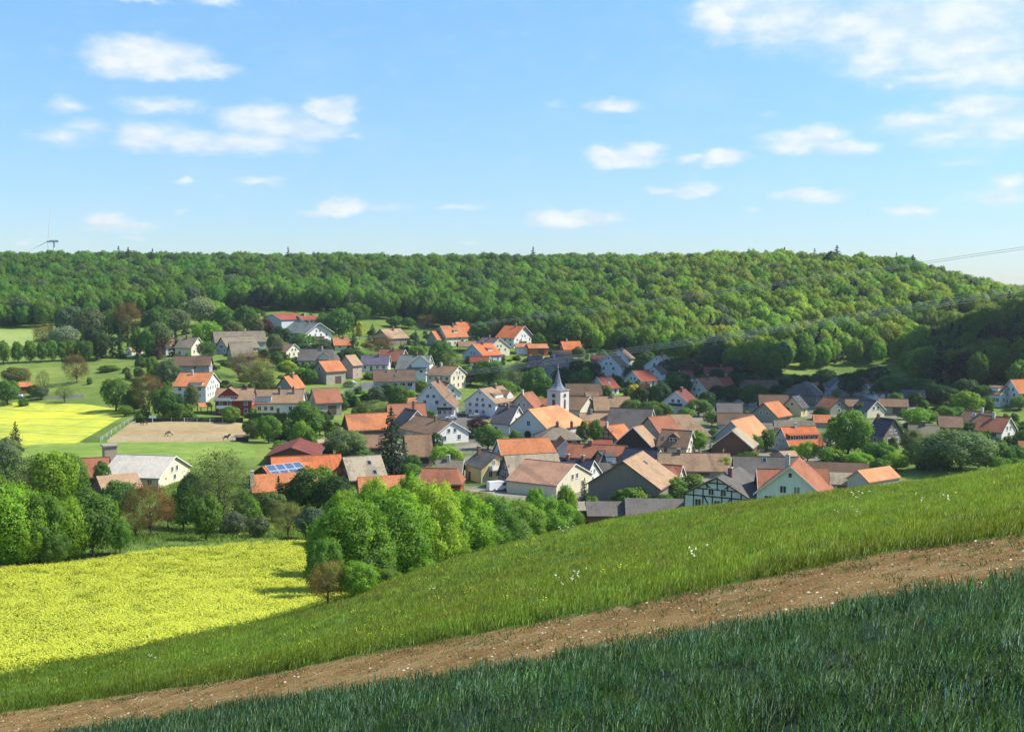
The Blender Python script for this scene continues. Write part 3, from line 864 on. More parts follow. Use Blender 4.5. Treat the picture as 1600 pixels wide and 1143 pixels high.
    if o.get('barn') and not o.get('open'):
        add('door', door_mesh(2.8, min(3.0, hw_m * .9), (.11, .07, .05)), root, (L * .12, fs * (W/2 + .01), 0), 0 if fs < 0 else math.pi)
        if h0 < .01: add('door', door_mesh(1.1, 1.2, (.09, .06, .045)), root, (-L/2 - .01, 0, ze + .2), -math.pi/2)
    # chimneys: list of (position along ridge 0..1, offset down the visible slope in m, white?)
    for ch in o.get('ch', [(.35 + .3 * ((ax * 13) % 7) / 7, .8, 0)] if (cat == 'house' and not small) else []):
        t_, off, wt = ch
        x = -L/2 + L * t_; y = fs * off
        mb = MB(); zt = zr + lift + 1.0
        mb.box(-.36, .36, -.36, .36, zroof(y) - .3, zt, 0); mb.box(-.43, .43, -.43, .43, zt, zt + .12, 1); mb.box(-.14, .14, -.14, .14, zt + .12, zt + .35, 0)
        add('chimney', mb.build('chimney', [M_CHW if wt else M_BRICK, M_CHW]), rf, (x, y, 0))
    for (t_, u_) in o.get('sky', []):
        x = -L/2 + L * t_; y = fs * W/2 * u_; z = zroof(y) + lift
        a = math.atan(sl)
        mb = MB(); mb.box(-.5, .5, -.65, .65, -.02, .1, 0); mb.box(-.38, .38, -.53, .53, .1, .125, 1)
        s_ = add('skylight', mb.build('skylight', [M_FRAME if (int(ax) % 2) else M_METAL, M_GLASS]), rf, (x, y, z))
        s_.rotation_euler = (a if fs < 0 else -a, 0, 0)
    # dormers: (position, width m, kind) kind g = gabled, s = shed; 4th value = start fraction down slope
    for dm in o.get('dorm', []):
        t_, dw, kd = dm[:3]
        u_ = dm[3] if len(dm) > 3 else .82
        x = -L/2 + L * t_; yf = fs * W/2 * u_; zf = zroof(yf) + lift * .5
        dh = dm[4] if len(dm) > 4 else 1.35
        y2 = fs * max(.0, (abs(yf) - (dh + (dw * .38 if kd == 'g' else .15)) / sl)) if kd != 's' else fs * max(.3, abs(yf) - (dh + .35) / max(.05, sl - .12))
        mb = MB()
        ylo, yhi = sorted((yf, y2))
        V = []
        mb.box(-dw/2, dw/2, ylo, yhi, zf - .3, zf + dh)
        d = add('dormer', mb.build('dormer', [wall_mat(WC[o.get('dwall', wall)], WK.get(o.get('dwall', wall), 'plaster'))]), root, (x, 0, 0))
        mb = MB(); e = .25
        if kd == 's':
            za = zf + dh; zb_ = za + .12 * abs(yf - y2) + .1
            p = [(-dw/2 - e, yf + fs * e, za - .03), (dw/2 + e, yf + fs * e, za - .03), (dw/2 + e, y2 - fs * .0, zb_), (-dw/2 - e, y2, zb_)]
        if kd == 's':
            q = [(a_, b_, c_ + .14) for a_, b_, c_ in p]
            mb.V += p + q; mb.F += [(0, 1, 2, 3), (7, 6, 5, 4), (0, 4, 5, 1), (1, 5, 6, 2), (2, 6, 7, 3), (3, 7, 4, 0)]; mb.M += [0] * 6
        else:
            hh = dw * .38; za = zf + dh
            ya, yb = yf + fs * e, y2 - fs * (.2 if kd == 'g' else 0)
            for sx in (-1, 1):
                p = [(0, ya, za + hh), (0, yb, za + hh), (sx * (dw/2 + e), yb, za - e * .76), (sx * (dw/2 + e), ya, za - e * .76)]
                q = [(a_, b_, c_ + .16) for a_, b_, c_ in p]
                n0 = len(mb.V)
                mb.V += p + q; mb.F += [tuple(n0 + i_ for i_ in t3) for t3 in [(0, 1, 2, 3), (7, 6, 5, 4), (0, 4, 5, 1), (1, 5, 6, 2), (2, 6, 7, 3), (3, 7, 4, 0)]]; mb.M += [0] * 6
            g = MB(); g.poly([(-dw/2, yf, za), (dw/2, yf, za), (0, yf, za + hh)]); 
            add('dormer_gable', g.build('dormer_gable', [wall_mat(WC[o.get('dwall', wall)], WK.get(o.get('dwall', wall), 'plaster'))]), d)
        add('dormer_roof', mb.build('dormer_roof', [rm]), d)
        nwi = max(1, int(dw / 1.3))
        for k in range(nwi):
            put_window(d, (k + .5) / nwi * dw - dw/2, yf + fs * .02, zf + .25, 0 if fs < 0 else math.pi, .9, .85, name='dormer_window')
            a_, b_ = window_mesh(.9, .85)
    # balcony on the gable: (height, width)
    for (bz, bw) in o.get('balc', []):
        mb = MB(); mb.box(-1.3, 0, -bw/2, bw/2, bz - .18, bz, 0); mb.box(-1.3, -1.22, -bw/2, bw/2, bz, bz + .95, 1)
        for sy in (-1, 1): mb.box(-1.22, 0, sy * bw/2 - .04, sy * bw/2 + .04, bz, bz + .95, 1)
        add('balcony', mb.build('balcony', [M_CHW, M_BEAM if o.get('bwood') else M_WHITE]), root, (-L/2, 0, 0))
    for (bz, bx0, bw) in o.get('sbalc', []):
        mb = MB(); y0 = fs * W/2; y1 = fs * (W/2 + 1.3)
        a, b = sorted((y0, y1)); mb.box(bx0 - bw/2, bx0 + bw/2, a, b, bz - .18, bz, 0)
        a, b = sorted((y1, y1 - fs * .08)); mb.box(bx0 - bw/2, bx0 + bw/2, a, b, bz, bz + .95, 1)
        add('balcony', mb.build('balcony', [M_CHW, M_BEAM if o.get('bwood') else M_WHITE]), root)
    # timber framing on the gable
    if o.get('timber'):
        bw_ = .2
        def beam(y0, z0, y1, z1):
            d = Vector((0, y1 - y0, z1 - z0)); ln = d.length
            mb = MB(); mb.box(-.05, .03, 0, ln, -bw_/2, bw_/2)
            b = add('beam', mb.build('beam', [M_BEAM]), root, (-L/2 - .02, y0, z0)); b.rotation_euler = (math.atan2(z1 - z0, y1 - y0), 0, 0)
        levels = [hw_m * f for f in ([0.02, .5] if hw_m > 4 else [0.05])] + [ze, ze + de_m * .36, ze + de_m * .68]
        def half(z): return W/2 if z <= ze else W/2 * (zr - z) / (zr - ze)
        for k, z in enumerate(levels):
            hwid = half(z) - .05; beam(-hwid, z, hwid, z)
            z2 = levels[k + 1] if k + 1 < len(levels) else zr - .2
            nv = max(2, int(2 * hwid / 1.7))
            for q in range(nv + 1):
                y = -hwid + 2 * hwid * q / nv
                zt = min(z2, zroof(y) - .1) if z2 > ze else z2
                if zt > z + .4: beam(y, z, y, zt)
            if k % 2 == 0 and hwid > 2.5 and z2 - z > 1:
                w1 = 2 * hwid / nv
                for sgn in (-1, 1):
                    ya, yb = sgn * (hwid - w1), sgn * hwid * .98
                    if z >= ze: yb = sgn * min(abs(yb), half(z2) + .2)
                    beam(sgn * w1 * .5, z, sgn * w1 * 1.4, z2)
    root['_top'] = ztop
    HOUSES.append((ax + (ex - ax) * .5, ay + de * .5, nm, cxw, cyw, math.hypot(L, W) / 2))
    FOOT.append((cxw, cyw, ph, L / 2 + 1.2, W / 2 + 1.2))
    if LOG: print('HOUSE %-40s Y%5.0f L%5.1f W%5.1f wall%4.1f gable%4.1f' % (nm[:40], Y, L, W, hw_m, de_m))
    return root, dict(L=L, W=W, ze=ze, zr=zr, lift=lift, sl=sl, fs=fs, s=Y / F, rf=rf, ph=ph)
LOG = False
# ---------------------------------------------------------------- the village, house by house
# what, visible gable's apex x,y, other ridge end x, bearing of the ridge, gable drop, wall height, gable width (photo pixels)
import os
LOG = bool(os.environ.get('SCENE_LOG'))
B = dict(win=0, barn=1)
# upper left slope
H('tiny white garden hut with beige roof at the wood edge', 201, 542, 219, 30, 6, 6, 9, 'tan', 'white', cat='hut', win=1)
H('brown roofed house half hidden behind a dark spruce', 255, 526, 276, 12, 16, 12, None, 'brown', 'white', ch=[(.2, .3, 1), (.75, .3, 1)])
H('grey roofed house with sunlit cream gable beside the spruce', 309, 527, 284, 147, 15, 13, 21, 'grey', 'cream')
H('long grey brown barn roof on the upper slope', 334, 518, 412, 8, 18, 9, None, 'grey', 'grey', cat='barn', **B)
H('grey barn with pale two window gable facing the valley', 346, 527, 394, 38, 17, 9, 20, 'grey', 'grey', cat='barn', win=1, barn=1)
H('low grey hall roof in front of the pale gabled barn', 359, 535, 391, 10, 24, 8, None, 'grey', 'greygreen', cat='barn', **B)
H('grey walled house with dark roof above the orange roofed house', 329, 556, 271, 171, 15, 17, None, 'dkbrown', 'grey', scols=4, ch=[])  # wall grey holds the front's shade in its colour
H('white house with bright orange roof beneath the dark roofed one', 332, 582, 283, 163, 18, 20, 22, 'orange', 'white', ch=[(.6, 1.6, 1)], dorm=[(.3, 4.5, 's', .96, 1.0)])
H('red walled house with white balconies beside the paddock', 396, 606, 340, 170, 19, 24, None, 'beigebrown', 'red', sbalc=[(2.6, 3.0, 5), (5.2, 3.0, 5)], dorm=[(.62, 6, 'g', .97, 1.6)], ch=[(.2, .4, 0)])
H('small orange carport roof beside the red house', 310, 629, 328, 10, 6, 10, None, 'orange', 'wood', cat='carport', open=1, pitch=18)
H('grey gabled hall with red roof and white sunlit flank', 426, 490, 462, 42, 9, 16, 27, 'red', 'blue', cat='hall', win=0, pitch=18)
H('low white annex with red roof right of the hall', 466, 493, 490, 24, 6, 15, 16, 'red', 'white', cat='hall', win=1, ch=[(.4, .5, 1)])
H('tall white chalet with wide overhanging grey roof', 497, 504, 462, 128, 15, 18, 40, 'green', 'white', ox=1.4, oy=1.0, balc=[(2.9, 6)], bwood=1)
H('orange hipped roof sunk among green gardens', 521, 527, 549, 8, 13, 6, None, 'orange', 'cream', hip=(0, .5))
H('cream gabled bungalow with brown roof left of the dark roof', 459, 537, 425, 138, 12, 9, 24, 'brown', 'cream')
H('wide dark grey roof with small cream cross gable', 526, 545, 470, 168, 19, 10, None, 'dkgrey', 'cream', dorm=[(.28, 5, 'g', .99, 1.2)], hip=(.4, 0), ch=[(.4, .6, 1)])
H('stone barn with orange roof and ivy covered gable', 499, 564, 529, 32, 15, 20, 21, 'orange', 'stone', cat='barn', **B)
H('narrow pink brown gabled house with sunlit cream flank', 540, 555, 554, 50, 15, 20, 22, 'tan', 'pink', gcols=1, ch=[])
H('white house under a blue violet roof', 608, 555, 566, 172, 15, 10, None, 'violet', 'white')
H('long pale house with brown roof and two tall chimneys', 474, 608, 401, 172, 21, 18, None, 'beigebrown', 'white', ch=[(.2, 1.6, 0), (.5, 1.8, 0)], scols=7, dorm=[(.84, 6.5, 's', .99, 2.0)], dwall='blue')
H('house with grey slate gable and orange tiled flank', 444, 588, 463, 55, 18, 8, 25, 'orange', 'grey', win=0)
H('square stone barn with rust roof by the grassy bank', 489, 607, 527, 14, 23, 19, None, 'rust', 'stone', cat='barn', **B)
H('long barn with sunny orange roof left of the big spruce', 541, 647, 604, 12, 25, 12, None, 'orange', 'brown', cat='barn', wear=.35, **B)
H('low brown lean to roof under the orange barn', 564, 679, 598, 5, 19, 8, None, 'brown', 'stone', cat='shed', **B)
H('light brown roofed house at the top of the field strip', 595, 514, 625, 38, 14, 9, 25, 'tan', 'taupe', ch=[(.55, 1.5, 0)])
H('orange roofed cream house with dormer, middle of the upper three', 689, 509, 722, 36, 17, 13, 18, 'orange', 'cream', dorm=[(.5, 2.6, 's', .7)])
H('small orange roofed annex with grey green gable', 675, 517, 692, 36, 13, 9, 16, 'orange', 'greygreen')
H('highest orange roofed house of the upper row', 713, 503, 736, 36, 14, 10, 14, 'bright', 'cream', ch=[(.3, .2, 0)])
H('brown pergola roof below the upper orange houses', 716, 533, 742, 6, 8, 8, None, 'brown', 'wood', cat='pergola', open=1, pitch=20)
H('white gabled house with scarlet roof and one dormer', 739, 537, 767, 40, 17, 12, 32, 'bright', 'blue', dorm=[(.55, 2.6, 's', .7)])
H('small red roofed annex with tiny white gable', 764, 557, 737, 165, 9, 8, None, 'red', 'white', ch=[])
H('cream gabled house glazed in its sunlit gable', 780, 528, 755, 130, 15, 14, 33, 'mauve', 'cream', verge='w', gcols=3)
H('big red roofed house with white balcony gable near the forest', 818, 509, 791, 142, 18, 14, 30, 'bright', 'white', balc=[(3.0, 6)], verge='w', ox=.9)
H('low orange garage roof with white wall', 806, 536, 826, 8, 6, 10, None, 'orange', 'white', cat='garage', pitch=25, win=0)
H('orange red garage with orange roof', 824, 537, 853, 14, 7, 10, None, 'orange', 'orange', cat='garage', pitch=25, **B)
H('dark walled house with vermilion roof below the forest', 877, 533, 905, 18, 14, 9, None, 'bright', 'wood', ch=[(.3, .1, 1)])
H('mauve roofed house with grey gable behind the church spire', 853, 558, 873, 52, 15, 17, 29, 'mauve', 'greygreen', ch=[(.5, 1, 1)])  # greygreen: a cream gable with its shade put into the colour
H('mauve roofed wing left of the grey gabled house', 826, 556, 846, 8, 12, 8, None, 'mauve', 'taupe', ch=[])
H('dull brown roof crossed by the power lines', 863, 547, 891, 10, 13, 8, None, 'brown', 'taupe', ch=[])
H('little white gabled house leftmost of the white trio', 941, 560, 953, 65, 10, 13, 23, 'brown', 'white', gcols=1, ch=[])
H('white gabled house in the middle of the white trio', 951, 554, 962, 66, 17, 19, 36, 'brown', 'white', gcols=2, ch=[])
H('white gabled house at the back of the white trio', 966, 547, 976, 64, 13, 16, 30, 'beigebrown', 'white', gcols=2)
H('dull red roof left of the white trio', 925, 555, 943, 8, 9, 7, None, 'red', 'taupe', ch=[])
H('wide white gabled house below the forest edge', 1026, 556, 1038, 74, 16, 17, 38, 'tan', 'white', gcols=2)
H('small white cross gable in front of the wide white house', 1020, 572, 1032, 66, 11, 10, 24, 'dkbrown', 'white', gcols=1, ch=[])
H('white gabled house under a dark red roof', 989, 579, 1013, 42, 15, 8, 28, 'red', 'white', gcols=1, ch=[])
H('red roofed shed in front of the dark red house', 990, 599, 1014, 8, 7, 4, None, 'dkred', 'wood', cat='shed', win=0)
H('white gabled house with dark wooden balcony', 1056, 611, 1070, 72, 19, 17, 42, 'dkred', 'white', balc=[(3.0, 4.6)], bwood=1, sky=[(.4, .4)])
H('large white gabled house left of the red roofed pair', 1089, 591, 1118, 54, 21, 14, 38, 'rust', 'white', gcols=3)
H('white gabled house with red roof, right of the pair', 1121, 590, 1139, 52, 17, 10, 21, 'red', 'white', gcols=1)
H('long red roof behind the red roofed pair', 1100, 573, 1143, 6, 12, 7, None, 'dkred', 'wood', win=0)
H('small red roofed house half hidden by dark trees', 1063, 578, 1081, 10, 12, 8, None, 'dkred', 'white', ch=[])
H('slate roofed house under the dark trees', 1121, 629, 1157, 6, 17, 6, None, 'dkgrey', 'grey', ch=[])
H('dark brown roof below the slate roofed house', 1122, 645, 1174, 4, 17, 6, None, 'dkbrown', 'grey', ch=[])
H('white gabled house under a red roof with skylights', 934, 589, 954, 40, 16, 9, 26, 'red', 'white', sky=[(.3, .3), (.75, .3), (.5, .6)], gcols=1, ch=[])
H('long dark purple brown barn roof behind the church', 885, 599, 938, 4, 18, 7, None, 'dkbrown', 'wood', cat='barn', **B)
H('brown house tucked beneath the dark barn', 915, 612, 934, 10, 9, 6, None, 'brown', 'taupe', ch=[])
# middle
H('grey hipped house with two brick chimneys beside the church', 838, 664, 888, 6, 21, 13, None, 'grey', 'dark', hip=(1, 1), ch=[(.5, .9, 0), (.85, .6, 0)], win=1, L=12, W=13)
H('white house with slate roof left of the church', 809, 635, 781, 150, 24, 17, 26, 'slate', 'white', verge='w')
H('grey gabled house with rust roof above the church nave', 815, 614, 831, 58, 22, 12, 40, 'rust', 'grey', ch=[(.02, .3, 1)])
H('big white three storey house with brown dormered roof', 750, 607, 784, 56, 21, 21, 48, 'beigebrown', 'white', dorm=[(.35, 5, 's', .75), (.75, 4, 'g', .9)], gcols=4, ww=1.2)
H('white gabled house with clipped brown roof tip', 673, 597, 686, 74, 26, 23, 44, 'brown', 'white', gcols=2)
H('white gabled house with red roof slope on its left', 703, 598, 688, 112, 16, 11, 35, 'red', 'white', gcols=2, ch=[])
H('small house with wooden gable and balcony above white ground floor', 695, 623, 702, 84, 13, 16, 29, 'brown', 'white', balc=[(2.6, 5)], bwood=1, gcols=3, ch=[], timber=0)
H('tall cream house with sunlit gable and grey front', 716, 572, 679, 150, 13, 22, 24, 'brown', 'cream', ch=[(.7, .3, 1), (.75, -.5, 1)], scols=4)
H('large grey green roofed house with white cross gable', 672, 555, 626, 164, 23, 16, None, 'green', 'white', dorm=[(.2, 8, 'g', .9, 1.6)], ch=[(.45, .3, 0)])
H('house with rusty brown roof behind the grey green one', 632, 546, 595, 152, 17, 10, 16, 'rust', 'wood', verge='w', ch=[(.45, .4, 0)])
H('long dark brown roofed house above the small tree', 584, 578, 647, 3, 18, 26, None, 'dkbrown', 'grey', scols=5, ww=1.8, ch=[], sky=[(.3, .2), (.5, .6), (.55, .15)])  # wall colour greyed to carry the shade on this front
H('flat orange carport roof beside the tall white gable', 628, 621, 649, 8, 6, 8, None, 'orange', 'wood', cat='carport', open=1, pitch=15)
H('rust roofed barn behind the big spruce', 606, 631, 662, 6, 24, 12, None, 'rust', 'stone', cat='barn', ch=[(.68, 2.5, 0)], **B)
H('cream gabled house right beside the big spruce', 651, 641, 634, 118, 22, 16, 38, 'slate', 'cream', gcols=2, ch=[])
H('white gabled house with long brown roof in the centre', 706, 658, 686, 124, 19, 15, 53, 'brown', 'white', gcols=2, L=19)
H('wide brown barn roof right of the spruce', 634, 679, 671, 6, 33, 12, None, 'brown', 'stone', cat='barn', **B)
H('white house with dull grey roof above the brick red shed', 722, 718, 684, 172, 21, 12, None, 'grey', 'cream', ch=[(.55, .4, 1)])
H('brick red shed with brown roof behind the bright bushes', 722, 732, 662, 173, 22, 12, None, 'rust', 'red', cat='shed', hip=(.5, 0), **B)
H('yellow walled house with dark lopsided roof and balcony', 777, 708, 752, 124, 20, 24, 50, 'dkgrey', 'yellow', balc=[(3.0, 4.5)], verge='d', ch=[(.9, 1.2, 0)])
H('half timbered barn gable beside the yellow house', 790, 711, 868, 17, 36, 14, 17, 'greytan', 'grey', cat='barn', timber=1, win=0, barn=1, ch=[], W=11)
H('wide orange roofed barn with blue grey gable in the centre', 779, 686, 862, 14, 25, 14, 12, 'orange', 'blue', cat='barn', W=11, hip=(0, .25), sky=[], **B)
H('small blue grey gable with rust roof beside the orange barn', 883, 688, 876, 98, 12, 14, 22, 'rust', 'blue', win=0, ch=[], L=9)
H('large salmon roofed hall with cream sunlit gable', 898, 724, 822, 152, 26, 20, 56, 'salmon', 'cream', gcols=2, scols=1, ch=[], oy=.3, ox=.3, nogw=0, cat='hall')
H('white gabled house with navy roof behind the salmon hall', 926, 719, 868, 158, 24, 12, 24, 'navy', 'white', gcols=1, ch=[(.65, .3, 0), (.25, .3, 0)], verge='w')
H('long rust roofed house in front of the little timbered one', 978, 696, 890, 171, 20, 10, None, 'rust', 'stone', ch=[(.62, .2, 0)])
H('grey hipped roof with white dormer behind the big taupe gable', 924, 704, 955, 8, 30, 8, None, 'dkgrey', 'white', hip=(.8, .8), ch=[], dorm=[(.9, 2.4, 's', .6)])
H('huge taupe gabled barn with tan roof near the long shed', 974, 720, 1004, 73, 40, 26, 112, 'tan', 'taupe', cat='barn', verge='d', win=0, sky=[(.6, .3)], ch=[])
H('navy roofed house with narrow sunlit white gable', 1029, 703, 979, 158, 22, 8, 19, 'navy', 'white', gcols=1, ch=[], verge='w')
H('very long brown roof running across the lower village', 1030, 707, 1138, 4, 26, 8, None, 'beigebrown', 'stone', cat='barn', ch=[(.28, .3, 0)], wear=.4, **B)
H('rust roofed cottage with tan dormer below the long brown roof', 1064, 727, 1018, 165, 24, 10, 14, 'rust', 'cream', dorm=[(.25, 3.5, 'g', .95)], ch=[(.8, 2, 0)], dwall='taupe')
H('grey roofed long shed, left shorter part', 917, 782, 974, 3, 17, 17, None, 'dkgrey', 'brown', cat='shed', pitch=18, win=0, Y=205)
H('grey roofed long shed stretching to the meadow brow', 978, 777, 1150, 2, 21, 16, None, 'dkgrey', 'rustwood', cat='shed', pitch=18, win=0, Y=203)
H('small sheet metal roof left of the long shed', 889, 783, 916, 10, 10, 10, None, 'greytan', 'wood', cat='shed', pitch=16, win=0, Y=205)
H('half timbered house with slate roof at the meadow brow', 1121, 745, 1153, 73, 32, 26, 106, 'dkgrey', 'white', timber=1, Y=190, verge='d', ch=[(.35, 1.0, 0)], gcols=3)
H('big white gabled house with orange roof at the meadow brow', 1235, 728, 1246, 82, 46, 20, 106, 'rust', 'white', Y=176, L=10, verge='w', dorm=[], ch=[(.5, -1.2, 1)], gcols=4, ww=1.3)
H('rust tiled wing left of the big white gable', 1186, 732, 1226, 4, 36, 12, None, 'rust', 'white', Y=192, W=11, win=0, ch=[])
H('rust tiled wing right of the big white gable', 1254, 731, 1292, 4, 30, 12, None, 'rust', 'white', Y=186, win=0, ch=[])
H('long dark brown roof behind the orange gabled house', 1256, 720, 1356, 3, 17, 12, None, 'dkbrown', 'stone', cat='barn', Y=225, **B)
H('weathered pinkish grey roof behind the brow', 1298, 737, 1334, 4, 18, 10, None, 'greytan', 'stone', cat='shed', Y=205, **B)
H('small orange roof with grey gable at the brow', 1341, 734, 1374, 52, 16, 12, 34, 'apricot', 'grey', cat='shed', Y=200, win=0, L=9)
H('broad slate grey roof behind the timbered house', 1148, 712, 1240, 4, 30, 8, None, 'dkgrey', 'stone', cat='barn', Y=238, sky=[(.5, .2)], **B)
H('rust brown plank barn gable with thin pale roof edge', 1144, 672, 1158, 80, 26, 14, 62, 'greytan', 'rustwood', cat='barn', win=0, verge='w', L=14, ch=[])
H('white gabled barn with apricot roof strip', 1143, 657, 1152, 66, 25, 24, 50, 'apricot', 'grey', cat='barn', win=0, verge='w', L=15, ch=[])
H('enormous plain brown barn roof in the middle right', 1045, 647, 1102, 12, 34, 8, None, 'beigebrown', 'white', cat='barn', wear=.25, hip=(0, .8), **B)
H('rust barn with grey gable left of the enormous roof', 1014, 651, 1046, 38, 30, 12, 20, 'rust', 'stone', cat='barn', win=0, sky=[(.6, .75), (.7, .75)], W=14, ch=[])
H('dark slate gable with tan roof and white ridge strip', 990, 667, 1003, 62, 27, 12, 54, 'tan', 'dark', cat='barn', win=0, verge='w', ch=[])
H('brown house with small white dormer window', 1080, 673, 1036, 162, 23, 12, 14, 'brown', 'cream', dorm=[(.5, 2.6, 'g', .75)], dwall='wood', sky=[(.9, .6)], ch=[])
H('wide dark grey barn roof with tiny white gable', 1019, 639, 955, 168, 30, 6, 14, 'dkgrey', 'white', cat='barn', win=0, W=13)
H('tan brown barn roof at the back of the church yard', 928, 619, 982, 5, 22, 6, None, 'beigebrown', 'stone', cat='barn', ch=[(.55, .5, 1)], **B)
H('cream gabled barn with brown roof right of the tower', 920, 620, 889, 150, 18, 10, 27, 'brown', 'cream', cat='barn', win=0, verge='w', ch=[])
H('light tan roof below the cream gabled barn', 907, 645, 952, 5, 18, 6, None, 'tan', 'stone', cat='barn', ch=[(.38, .3, 1)], **B)
H('small rust roof under the light tan roof', 909, 657, 944, 5, 14, 8, None, 'rust', 'stone', cat='shed', **B)
H('little half timbered gable with orange roof', 947, 665, 973, 46, 20, 5, 38, 'orange', 'pink', timber=1, win=0, ch=[(0.02, .2, 1)])
H('low red roof strip under the half timbered gable', 921, 687, 956, 6, 8, 6, None, 'red', 'stone', cat='shed', win=0)
H('brown roof left of the church tower', 841, 622, 862, 6, 16, 8, None, 'rust', 'stone', ch=[])
# right
H('grey green gabled house with orange roof on the right', 1194, 629, 1215, 58, 20, 12, 42, 'orange', 'greygreen', gcols=1, ch=[])
H('large dull grey hipped house near the dark pasture', 1250, 597, 1262, 62, 19, 14, 48, 'dkgrey', 'taupe', hip=(.5, 0), ch=[])
H('white gabled house with red roof edge behind the grey hip', 1268, 598, 1277, 68, 12, 12, 30, 'rust', 'white', ch=[])
H('yellow gabled house with dark skylit roof', 1238, 619, 1248, 62, 16, 15, 28, 'slate', 'yellow', gcols=1, sky=[(.5, .3)], ch=[])
H('narrow white gabled house beside the yellow one', 1233, 627, 1222, 108, 8, 12, 13, 'dkbrown', 'white', gcols=1, ch=[])
H('dark purple brown roof left of the yellow house', 1187, 616, 1230, 5, 22, 8, None, 'dkbrown', 'wood', ch=[], win=0)
H('blue grey gabled barn beneath the dark trees', 1314, 592, 1308, 102, 14, 13, 30, 'slate', 'blue', cat='barn', win=0, L=12, ch=[])
H('slate fronted house with greenish gable behind the chestnut', 1311, 622, 1290, 130, 14, 12, 26, 'rust', 'greygreen', gcols=1, ch=[])
H('low brown grey house right of the chestnut tree', 1322, 623, 1349, 5, 11, 9, None, 'brown', 'taupe', ch=[])
H('cream gabled house with navy roof right of the chestnut', 1369, 626, 1345, 140, 15, 11, 27, 'navy', 'cream', gcols=1, verge='w', ch=[])
H('plain brown barn behind the navy roofed house', 1374, 622, 1417, 5, 12, 12, None, 'brown', 'stone', cat='barn', **B)
H('navy roofed house with tan gable above the green shrubs', 1396, 655, 1371, 142, 24, 18, 30, 'navy', 'taupe', gcols=2, ch=[(.9, .3, 0)])
H('long plain grey roof beside the big olive tree', 1421, 663, 1466, 4, 21, 8, None, 'grey', 'grey', cat='barn', ch=[(.5, .2, 0)], **B)
H('brown roofed house left of the orange gabled one', 1468, 649, 1502, 4, 17, 8, None, 'brown', 'taupe', ch=[])
H('brown roofed house with sunlit end gable, right side', 1551, 644, 1508, 156, 16, 12, 16, 'brown', 'stone', scols=2, verge='w', ch=[(.35, .5, 1)], sky=[(.6, .4)])
H('white gabled cottage with orange brown roof, far right', 1577, 652, 1536, 156, 21, 13, 22, 'rust', 'white', gcols=1, verge='w', ch=[(.55, .6, 1)])
H('white house with brown roof near the right edge', 1573, 603, 1549, 152, 12, 17, 20, 'brown', 'white', dorm=[(.5, 3, 's', .7)], scols=4, ch=[])
H('white gabled house with salmon roof at the right edge', 1580, 593, 1618, 44, 19, 21, 27, 'orange', 'white', gcols=2, ch=[])
H('small pale gable with reddish roof under the dark wood', 1346, 589, 1357, 60, 10, 10, 20, 'dkred', 'grey', gcols=1, ch=[])
H('dark roofed house with little white gable under the wood', 1357, 600, 1380, 30, 12, 9, 22, 'dkgrey', 'white', gcols=1, ch=[])
H('nearly black roof in the shade of the wood', 1410, 608, 1444, 5, 12, 8, None, 'slate', 'wood', win=0, ch=[])
H('small vermilion roof in the shade of the wood', 1445, 609, 1457, 10, 10, 6, None, 'bright', 'wood', win=0, ch=[])
H('long dim brown roof below the pasture', 1157, 593, 1214, 4, 13, 8, None, 'dkbrown', 'wood', win=0, ch=[])
H('red roofed house with long dark shed dormer and white gable', 1222, 667, 1272, 26, 26, 12, 20, 'bright', 'blue', dorm=[(.5, 9, 's', .7, 1.3)], dwall='dark', ch=[(.4, .2, 1)], W=11)
H('orange roof patch left of the great chestnut', 1271, 647, 1296, 6, 13, 6, None, 'orange', 'stone', win=0, ch=[])
H('grey roof with an orange end above the red roofed house', 1210, 656, 1272, 5, 12, 6, None, 'grey', 'stone', cat='barn', **B)
H('low grey roof beneath the grey green gable', 1180, 660, 1206, 5, 10, 6, None, 'grey', 'stone', cat='shed', win=0)
H('flat tan triangular roof in front of the chestnut', 1218, 704, 1240, 30, 10, 5, 30, 'tan', 'stone', cat='shed', win=0)
H('rust roofed cottage cut by the right edge', 1592, 688, 1625, 6, 11, 7, None, 'rust', 'white', ch=[])
# farms in front on the left
r, g = H('farm hall with very pale roof and cream gable', 272, 712, 186, 153, 26, 15, 50, 'pale', 'cream', cat='barn', wear=.7, win=1, gcols=1, scols=0, ch=[], oy=.4)
H('brick red roof behind the pale roofed farm hall', 168, 714, 112, 174, 28, 8, None, 'rust', 'brown', cat='barn', **B)
H('low apricot roof in front of the pale farm hall', 152, 743, 212, 14, 20, 10, 22, 'tan', 'brown', cat='shed', win=0, W=9)
H('small brown roof right of the low apricot roof', 216, 738, 256, 8, 12, 8, None, 'brown', 'stone', cat='shed', win=0)
H('open brown barn with dark red roof behind the orange barns', 455, 698, 462, 82, 15, 16, 78, 'dkred', 'brown', cat='barn', win=0, verge='d', L=16, ch=[], ox=1)
H('long bright orange barn roof of the solar farmstead', 426, 714, 530, 4, 28, 8, None, 'bright', 'wood', cat='barn', wear=.3, ch=[], **B)
solar, sg = H('barn carrying rows of blue solar panels', 412, 728, 480, 26, 26, 8, 34, 'bright', 'wood', cat='barn', win=0, ch=[], W=15)
H('lower orange barn roof in front of the solar barn', 392, 741, 470, 6, 27, 8, None, 'orange', 'wood', cat='barn', wear=.4, ch=[(0.0, 2, 1)], **B)
H('large plain grey beige barn roof left of the spruce', 538, 714, 592, 16, 34, 8, None, 'greytan', 'wood', cat='barn', wear=.15, sky=[(.65, .35), (.72, .8)], **B)
H('orange tiled barn roof right behind the bright bushes', 560, 744, 632, 6, 27, 8, None, 'orange', 'stone', cat='barn', wear=.3, verge='w', **B)
